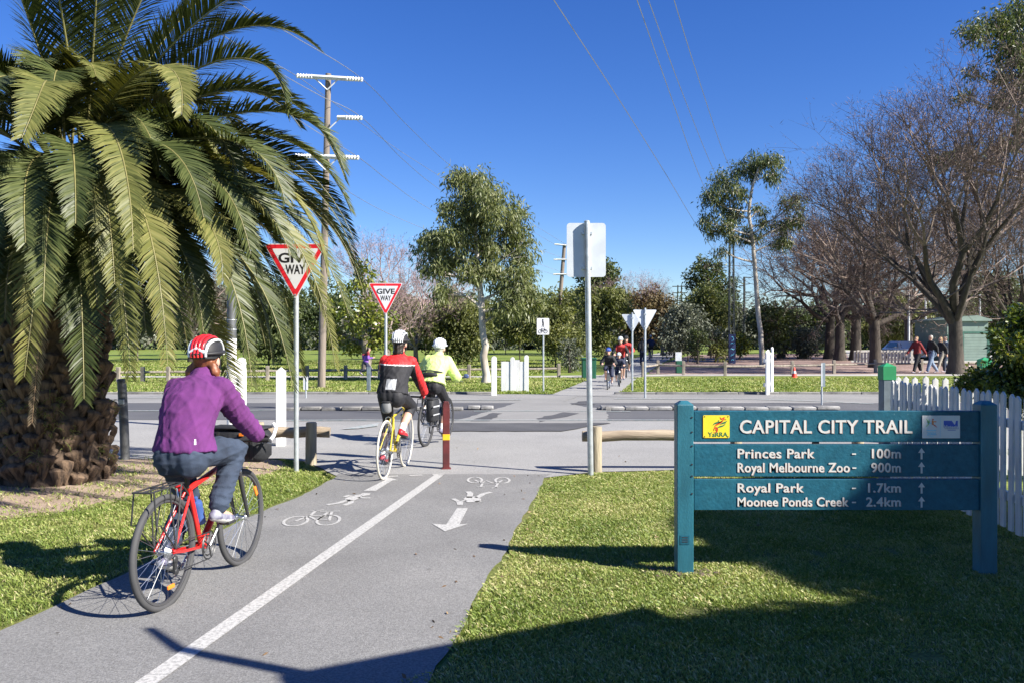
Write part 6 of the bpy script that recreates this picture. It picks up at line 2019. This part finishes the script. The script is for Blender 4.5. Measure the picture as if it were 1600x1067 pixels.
# --- rider in purple
c1 = dict(frame=M_bred, tyre=M_rubbergrey, rim=M_rimdark, saddle=.865, crank=R(48), rack=True, bottle=True, barends=True, reflectors=True, bar=X(.89, 0, .90), bw=.29, tr=.0185)
loc1 = G(258, 952)
bicycle('red bicycle with black rear rack ridden by the person in purple', loc1, HEAD, c1, lean=R(-1))
J = pose_rider(c1, sh=X(.44, 0, 1.285), head=X(.55, 0, 1.465))
J['bulge'] = (-.05, 0, .03)
J['elbow'] = X(-.2, 0, -.9); J['arm'] = .90
sh1 = np.array(J['sh']); hip1 = np.array(J['hip'])
person('person in purple fleece and jeans riding a red bicycle', J, dict(voxel=.009, detail=True, build=.98, glove=M_glovedark,
       top=dict(mats=[M_purple], loose=.030, wrinkle=.0050, collar=.36, flare=.012), bottom=dict(mats=[M_jeans], loose=.018, wrinkle=.0055, hem=1.3), shoe=M_shoegrey, sole=M_soleW,
       hair=(M_hairred, 'tails'), helmet=(M_hblack, M_hred, M_hwhite)), loc1, HEAD, R(-1), group='cyclists')
# handlebar bag hanging on the bar
Mh = Matrix.Translation(loc1) @ Matrix.Rotation(HEAD, 4, 'Z')
def bag(name, label, local, size, heading, loc, trim=True):
    o = thing(name, label, 'bag', (Matrix.Translation(loc) @ Matrix.Rotation(heading, 4, 'Z')) @ Vector(local), heading)
    mb = MB(); mb.box((0, 0, 0), size); body = mb.build('body', M_bag, o, 50, bevel=min(size)*.22)
    b2 = MB().box((0, 0, size[2]*.5), (size[0]*.96, size[1]*.98, .02)).build('flap', M_bag, o, 50, bevel=.008)
    if trim:
        for y in (-.3, .3): MB().box((-size[0]*.5-.002, y*size[1], 0), (.006, .02, size[2]*.8)).build('strap', M_parts, o, 0)
        MB().box((-size[0]*.5-.004, -size[1]*.12, size[2]*.33), (.006, .03, .02)).build('reflector', M_reflect, o, 0)
    return o
bag('handlebar_bag', 'black bag hanging in front of the handlebar of the red bicycle', (1.02, .02, .86), (.19, .42, .24), HEAD, loc1)
# small printed mark on the back of the fleece
from mathutils.bvhtree import BVHTree
rider1 = [o for o in bpy.data.objects if o.get('label', '').startswith('person in purple')][0]
jk = [c for c in rider1.children if c.name.startswith('jacket')][0]
bv = BVHTree.FromPolygons([v.co[:] for v in jk.data.vertices], [p.vertices[:] for p in jk.data.polygons])
pt, nr, _, _ = bv.find_nearest(Vector((.14, -.13, .985)))
Mq = frame_of(nr, (0, 0, 1))
mb = MB()
for dz_, w_ in ((.014, .009), (.0, .012), (-.013, .012)): mb.box(pt + nr*.003 + Mq @ Vector((dz_, 0, 0)), (.010, w_, .002), Mq)
mb.build('printed_mark', M_jwhite, rider1, 0)
# --- red and black rider
c2 = dict(frame=M_byellow, fork=M_chrome, tyre=M_tyrepale, rim=M_rim, saddle=.90, crank=R(100), drop=True, thin=True, bar=X(.86, 0, .90), tr=.014)
loc2 = G(600, 749)
bicycle('yellow racing bicycle with pale tyres ridden by the red and black rider', loc2, HEAD+.02, c2, lean=R(2))
J = pose_rider(c2, sh=X(.455, 0, 1.345), head=X(.52, 0, 1.545), bars='drop')
J['hip'] = X(.25, 0, .955)
z_sh = J['sh'].z
def jmat(c):
    m = np.zeros(len(c), int)
    up = (c[:, 2] > z_sh-.03) ; m[up] = 1
    band = (c[:, 2] > z_sh-.043) & (c[:, 2] <= z_sh-.03); m[band] = 3
    m[(np.abs(c[:, 1]) > .215) & (c[:, 2] < z_sh-.03)] = 1
    pk = (np.abs(c[:, 1]+.005) < .06) & (c[:, 2] > 1.03) & (c[:, 2] < 1.15) & (c[:, 0] < .30); m[pk] = 2
    return m
person('person in red and black jacket and black tights on a yellow bicycle', J, dict(voxel=.010, build=1.03, glove=M_jred,
       top=dict(mats=[M_jersey, M_jred, M_jgrey, M_jwhite], fmat=jmat, loose=.020, wrinkle=.0050, collar=.3), bottom=dict(mats=[M_tights], loose=.004, to=.72, wrinkle=.001), shoe=M_shoered, sole=M_rubber, sock=M_jwhite,
       hair=(M_hairdark, 'long'), helmet=(M_hblack, M_hwhite, M_hwhite)), loc2, HEAD+.02, R(2), group='cyclists')
o = bag('saddle_bag', 'small grey bag under the saddle of the yellow bicycle', (.11, 0, .82), (.12, .10, .13), HEAD+.02, loc2, False)
for ch in o.children:
    if ch.name.startswith('body'): ch.data.materials[0] = mat('grey saddle bag', (.16, .165, .17), .7, .2)
# --- rider in fluorescent yellow
c3 = dict(frame=M_bdark, tyre=M_rubber, rim=M_rimdark, saddle=.88, crank=R(-60), bar=X(.87, 0, .98), bw=.28, rack=True)
loc3 = G(665, 698)
bicycle('dark bicycle with black pannier ridden by the person in fluorescent yellow', loc3, HEAD-.10, c3, lean=R(1))
J = pose_rider(c3, sh=X(.50, 0, 1.275), head=X(.60, 0, 1.455))
person('person in fluorescent yellow jacket and black shorts on a dark bicycle', J, dict(voxel=.011, build=1.0, glove=M_glovedark,
       top=dict(mats=[M_hivis], loose=.036, wrinkle=.005, collar=.4, flare=.02), bottom=dict(mats=[M_tights], loose=.006, to=.80, wrinkle=.001), shoe=M_shoegrey, sole=M_rubber, sock=M_jwhite,
       hair=(M_hairgrey, 'short'), helmet=(M_hwhite, M_hwhite, M_hwhite)), loc3, HEAD-.10, R(1), group='cyclists')
o = thing('waist_pack', 'black waist pack on the back of the fluorescent yellow jacket', 'bag', (Matrix.Translation(loc3) @ Matrix.Rotation(HEAD-.10, 4, 'Z')) @ Vector((.175, 0, 1.075)), HEAD-.10)
MB().ell((-.02, -.01, 0), (.05, .13, .045), Matrix.Rotation(.5, 3, 'Y'), 14, 10).build('pouch', M_bag, o, 60)
mb = MB(); mb.ring((.13, 0, .02), (.25, 0, 1), .178, .013, 40, 6); mb.build('belt', M_bag, o, 60)
o = bag('pannier', 'black pannier on the rack of the dark bicycle', (-.05, -.13, .56), (.30, .12, .34), HEAD-.10, loc3, False)
MB().box((-.02, -.064, .06), (.28, .006, .02)).build('reflective_strip', M_bagtrim, o, 0)
MB().box((-.02, -.064, -.06), (.28, .006, .016)).build('reflective_strip', M_bagtrim, o, 0)
m_ = Matrix.Translation(loc3) @ Matrix.Rotation(HEAD-.10, 4, 'Z')
o = thing('bar_mirror', 'small round mirror on the right end of the dark bicycle handlebar', 'mirror', m_ @ Vector((.84, -.36, 1.02)), HEAD-.1)
MB().tube([(-.01, .07, -.03), (0, .03, -.01), (0, 0, 0)], .006, 5).build('stalk', M_parts, o, 60)
MB().ell((0, -.02, .01), (.012, .045, .036), None, 12, 8).build('glass', M_bblue, o, 60)

# --- oncoming and distant riders
def far_rider(label, blabel, loc, heading, cfg, st, sc=1.0, lean=0.0, upright=.0, bars='flat'):
    cfg = dict(cfg, detail=False)
    bicycle(blabel, loc, heading, cfg, lean, sc)
    sad = cfg.get('saddle', .9)
    J = pose_rider(cfg, sh=X(.47-upright, 0, sad+.43), head=X(.54-upright, 0, sad+.64), bars=bars)
    st = dict(dict(voxel=.016, eyes=True), **st)
    return person(label, J, st, loc, heading, lean, sc, 'cyclists')
back = HEAD+PI
g = G(951, 609)
far_rider('child in black top and blue helmet riding towards the camera', 'small bicycle ridden by the child in black', g + Vector((.12, .8, 0)), back-.05, dict(frame=M_bblue, tyre=M_rubber, rim=M_rim, saddle=.86, crank=R(20), bar=X(.87, 0, .99), bw=.29, tr=.022),
          dict(build=.98, head=1.08, top=dict(mats=[M_blacktop], loose=.03, wrinkle=.003), bottom=dict(mats=[M_navy], loose=.02, to=.5), shoe=M_shoegrey, hair=(M_hairfair, 'short'), helmet=(M_hblue, M_hblue, M_hblue)), .80)
g = G(966, 604)
far_rider('child in navy top on a small bicycle beside the child in black', 'small bicycle ridden by the child in navy', g + Vector((.1, .7, 0)), back+.05, dict(frame=M_bsilver, tyre=M_rubber, rim=M_rim, saddle=.84, crank=R(200), bar=X(.87, 0, .99), bw=.28, tr=.022),
          dict(build=.97, head=1.1, top=dict(mats=[M_navy], loose=.03, wrinkle=.003, sleeve=.5), bottom=dict(mats=[M_navy], loose=.02, to=.45), shoe=M_shoegrey, hair=(M_hairfair, 'short'), helmet=(M_hwhite, M_hwhite, M_hwhite)), .70)
g = G(970, 598)
far_rider('adult in red vest and white helmet riding behind the two children', 'bicycle ridden by the adult in the red vest', g + Vector((.1, .9, 0)), back+.02, dict(frame=M_bsilver, tyre=M_rubber, rim=M_rim, saddle=.90, crank=R(80), bar=X(.87, 0, 1.0), bw=.29),
          dict(top=dict(mats=[M_redtop, M_blacktop], fmat=lambda c: np.where(np.abs(c[:, 1]) > .17, 1, 0), loose=.02), bottom=dict(mats=[M_navy], loose=.012, to=.5), shoe=M_shoegrey, hair=(M_hairdark, 'short'), helmet=(M_hwhite, M_hwhite, M_hwhite)))
g = G(977, 590)
far_rider('adult in red top and dark helmet, rearmost of the oncoming riders', 'bicycle of the rearmost oncoming rider', g + Vector((.15, .9, 0)), back+.02, dict(frame=M_bdark, tyre=M_rubber, rim=M_rim, saddle=.92, crank=R(10), bar=X(.87, 0, 1.02), bw=.29),
          dict(top=dict(mats=[M_redtop], loose=.02), bottom=dict(mats=[M_tights], loose=.01, to=.5), shoe=M_shoegrey, hair=(M_hairdark, 'short'), helmet=(M_hblack, M_hblack, M_hblack)), 1.02)
g = Vector(((1018-800)*62/F, 62, 0))
far_rider('distant cyclist in dark jacket riding away along the far trail', 'bicycle of the distant rider in the dark jacket', g, HEAD+.1, dict(frame=M_bdark, tyre=M_rubber, rim=M_rim, saddle=.96, crank=R(90), bar=X(.87, 0, 1.05), bw=.29),
          dict(eyes=False, top=dict(mats=[M_navy], loose=.03), bottom=dict(mats=[M_tights], loose=.01, to=.5), shoe=M_shoegrey, hair=(M_hairdark, 'short'), helmet=(M_hblack, M_hwhite, M_hblack)), 1.08)

# --- walkers
def walker(label, loc, heading, sc, top, bottom, hair, stride=.28, swing=.2, group='walkers in the park', arms=None, run=False, **kw):
    hipz = .90 if not run else .86
    J = dict(hip=X(0, 0, hipz), sh=X(.03 + (.07 if run else 0), 0, hipz+.50), head=X(.06+(.09 if run else 0), 0, hipz+.715), bulge=(-.012, 0, 0))
    J['ankle'] = [X(stride, .09, .09), X(-stride*1.1, -.09, .13 if not run else .32)]
    J['toe'] = [X(1, .1, .1), X(1, -.1, -.45 if not run else -.9)]
    J['knee'] = [X(1, .05, .1), X(1, -.05, .1)]
    if run: J['hand'] = [X(-.12, .26, hipz+.18), X(.34, -.22, hipz+.26)]
    else: J['hand'] = arms or [X(-swing, .25, hipz+.02), X(swing+.08, -.25, hipz+.03)]
    J['elbow'] = X(-.9, 0, -.2)
    st = dict(voxel=.016, top=top, bottom=bottom, shoe=kw.get('shoe', M_shoegrey), hair=hair, eyes=True, build=kw.get('build', 1.0))
    return person(label, J, st, loc, heading, 0, sc, group)
walker('walker in maroon jumper and black trousers striding left behind the fence', G(1433, 582), PI+.5, 1.0, dict(mats=[M_maroon], loose=.03), dict(mats=[M_tights], loose=.03), (M_hairfair, 'short'), .36, .3)
walker('walker with grey hair, black top and pale jeans behind the fence', G(1456, 582), PI+.2, 1.03, dict(mats=[M_blacktop], loose=.02), dict(mats=[M_palejean], loose=.028), (M_hairgrey, 'short'), .30, .12)
walker('walker in black top and beige trousers, third of four', G(1471, 581), PI+.2, .98, dict(mats=[M_blacktop], loose=.015), dict(mats=[M_khaki], loose=.02), (M_hairfair, 'long'), .30, .12)
walker('walker in grey blue top and blue jeans next to the big trunk', G(1479, 581), PI+.2, 1.0, dict(mats=[M_greytop], loose=.03), dict(mats=[M_jeans], loose=.02), (M_hairdark, 'short'), .2, .12)
walker('small jogger in purple and dark red on the grass left of the riders', G(572, 589), .3, .74, dict(mats=[M_maroon, M_purplev], fmat=lambda c: np.where(c[:, 2] < 1.25, 1, 0), loose=.02), dict(mats=[M_navy], loose=.01), (M_hairdark, 'short'), .3, run=True)
walker('dark clothed person standing on the far trail by the turned signs', Vector(((1004-800)*50/F, 50, 0)), HEAD, .98, dict(mats=[M_blacktop], loose=.03), dict(mats=[M_navy], loose=.02), (M_hairdark, 'short'), .1, .05)
# ------------------------------------------------------------------ grass blades
L_blade = leafmat('grass blades', [(.10, .150, .029), (.172, .235, .047), (.268, .315, .084), (.40, .39, .16), (.54, .46, .27)], .5, .3, (1.2, 1.25, .5), spec=.3)

def in_poly(x, y, poly):
    ins = np.zeros(len(x), bool)
    j = len(poly)-1
    for i in range(len(poly)):
        xi, yi, xj, yj = poly[i][0], poly[i][1], poly[j][0], poly[j][1]
        if yi != yj:
            ins ^= ((yi > y) != (yj > y)) & (x < (xj-xi)*(y-yi)/(yj-yi)+xi)
        j = i
    return ins

def value_noise(x, y, cell, seed):
    rg = np.random.default_rng(seed); T = rg.uniform(0, 1, (256, 256))
    u, v = x/cell, y/cell
    i, j = np.floor(u).astype(int), np.floor(v).astype(int); fu, fv = u-i, v-j
    fu, fv = fu*fu*(3-2*fu), fv*fv*(3-2*fv)
    g = lambda a, b: T[a % 256, b % 256]
    return g(i, j)*(1-fu)*(1-fv)+g(i+1, j)*fu*(1-fv)+g(i, j+1)*(1-fu)*fv+g(i+1, j+1)*fu*fv

def grass(name, label, poly, n, hh, ww, seed, holes=(), dry=.25, thin=.15):
    rg = np.random.default_rng(seed)
    xs = [p[0] for p in poly]; ys = [p[1] for p in poly]
    x = rg.uniform(min(xs), max(xs), n); y = rg.uniform(min(ys), max(ys), n)
    k = in_poly(x, y, poly)
    for h in holes: k &= ~in_poly(x, y, h)
    nz = value_noise(x, y, .35, seed)*.5 + value_noise(x, y, .12, seed+1)*.5
    k &= nz > thin*rg.uniform(.6, 2.0, n)
    x, y, nz = x[k], y[k], nz[k]; m = len(x)
    patch = value_noise(x, y, .8, seed+2)*.6 + value_noise(x, y, .2, seed+3)*.4
    h = hh*rg.uniform(.45, 1.25, m)*(.6+.8*nz)
    az = rg.uniform(0, 2*PI, m); lean = rg.uniform(.15, 1.1, m)
    w = ww*rg.uniform(.7, 1.3, m)
    base = np.stack([x, y, np.full(m, .002)], 1)
    ld = np.stack([np.cos(az), np.sin(az), np.zeros(m)], 1)
    sd = np.stack([-np.sin(az+.6), np.cos(az+.6), np.zeros(m)], 1)
    V = np.empty((m, 4, 3))
    V[:, 0] = base - sd*w[:, None]/2
    V[:, 1] = base + sd*w[:, None]/2
    midp = base + ld*(h*lean*.35)[:, None] + np.array([0, 0, 1.])*(h*.6)[:, None]
    V[:, 2] = base + ld*(h*lean)[:, None] + np.array([0, 0, 1.])*(h*(1-.25*lean))[:, None]
    V[:, 3] = midp - sd*w[:, None]*.45
    rnd = np.clip(rg.normal(.38, .16, m) + (patch-.5)*.55, 0, 1)
    dr = rg.uniform(0, 1, m) < dry*(.25 + 1.3*np.clip(patch-.35, 0, 1)); rnd[dr] = rg.uniform(.72, 1, dr.sum())
    o = link(name, fast_mesh(name, V.reshape(-1, 3), np.arange(m*4).reshape(m, 4), L_blade, rnd))
    return tag(o, label, 'grass', kind='stuff')

pp = [(p.x, p.y) for p in path_poly]
shr = []
lawn_r = [(-.9, 3.5)] + [(p.x+random.uniform(-.03, .05), p.y) for p in gp((690, 1042), (722, 992), (751, 927), (790, 872), (806, 838), (826, 803), (846, 765), (856, 748), (930, 740), (1050, 737))] + [(3.2, 10.05), (4.2, 10.1), (4.3, 7), (4.3, 3.5)]
grass('lawn_grass', 'short green lawn grass around the teal sign', lawn_r, 420000, .027, .0062, 5, dry=.42)
earth = [(p.x, p.y) for p in gp((-160, 828), (-20, 811), (70, 802), (150, 788), (220, 771), (330, 752), (425, 740), (448, 728), (436, 719), (300, 714), (180, 712), (-160, 716))]
lawn_l = [(p.x, p.y) for p in gp((-150, 1055), (0, 985), (110, 934), (225, 880), (330, 833), (420, 792), (472, 772), (520, 747), (478, 724), (440, 719), (-160, 714))]
grass('lawn_grass', 'green grass strip between the palm and the trail', lawn_l, 240000, .032, .0075, 6, holes=(earth,), dry=.16)
# tufts that creep over the bare earth
grass('earth_tufts', 'sparse grass growing through the bare earth under the palm', earth, 26000, .04, .008, 8, dry=.3, thin=.42)
# verge beyond the road, coarser because it is far off
rl = [(-26, 24.45), (26, 24.45), (26, 34.5), (-26, 34.5)]
ft = [(p.x, p.y) for p in gp((860, 619), (868, 614), (908, 598), (940, 586), (996, 592), (986, 600), (968, 614), (972, 619))]
grass('verge_grass', 'grass verge beyond the road', rl, 230000, .07, .035, 9, holes=(ft,), dry=.2, thin=.12)
pk = [(-42, 36.5), (.5, 36.5), (4, 46), (6, 62), (-40, 62)]
grass('park_grass', 'open park lawn beyond the rail fence', pk, 170000, .09, .07, 10, dry=.15, thin=.1)

# fallen leaves along the edges
rg = np.random.default_rng(55)
pts = []
for a_, b_ in zip(path_poly[:-1], path_poly[1:]):
    if a_.y < 3 or (b_-a_).length > 6: continue
    for k in range(int(7*(b_-a_).length)): pts.append(a_.lerp(b_, rg.uniform()) + Vector((rg.normal()*.12, rg.normal()*.12, .02)))
for k in range(50): pts.append(Vector((rg.uniform(-5, 3.8), rg.uniform(4, 13), .022)))
pts = np.array([p[:] for p in pts])
V, Fc = leaf_quads(pts, rg.normal(size=pts.shape)*np.array([1, 1, .12]), .042, .016, rg)
o = link('fallen_leaves', fast_mesh('fallen_leaves', V, Fc, leafmat('fallen leaf', [(.08, .05, .025), (.17, .10, .05), (.27, .19, .10)], .7, .1, (1, 1, 1)), rg.uniform(0, 1, len(Fc))))
tag(o, 'scattered small fallen leaves on the trail and its edges', 'leaves', kind='stuff')

for o in bpy.data.objects:                       # lettering is joined: strokes too small to pick apart
    if o.name.split('.')[0] in ('lettering', 'spokes', 'lattice', 'sprockets', 'buds') and o.parent is not None: o['kind'] = 'stuff'
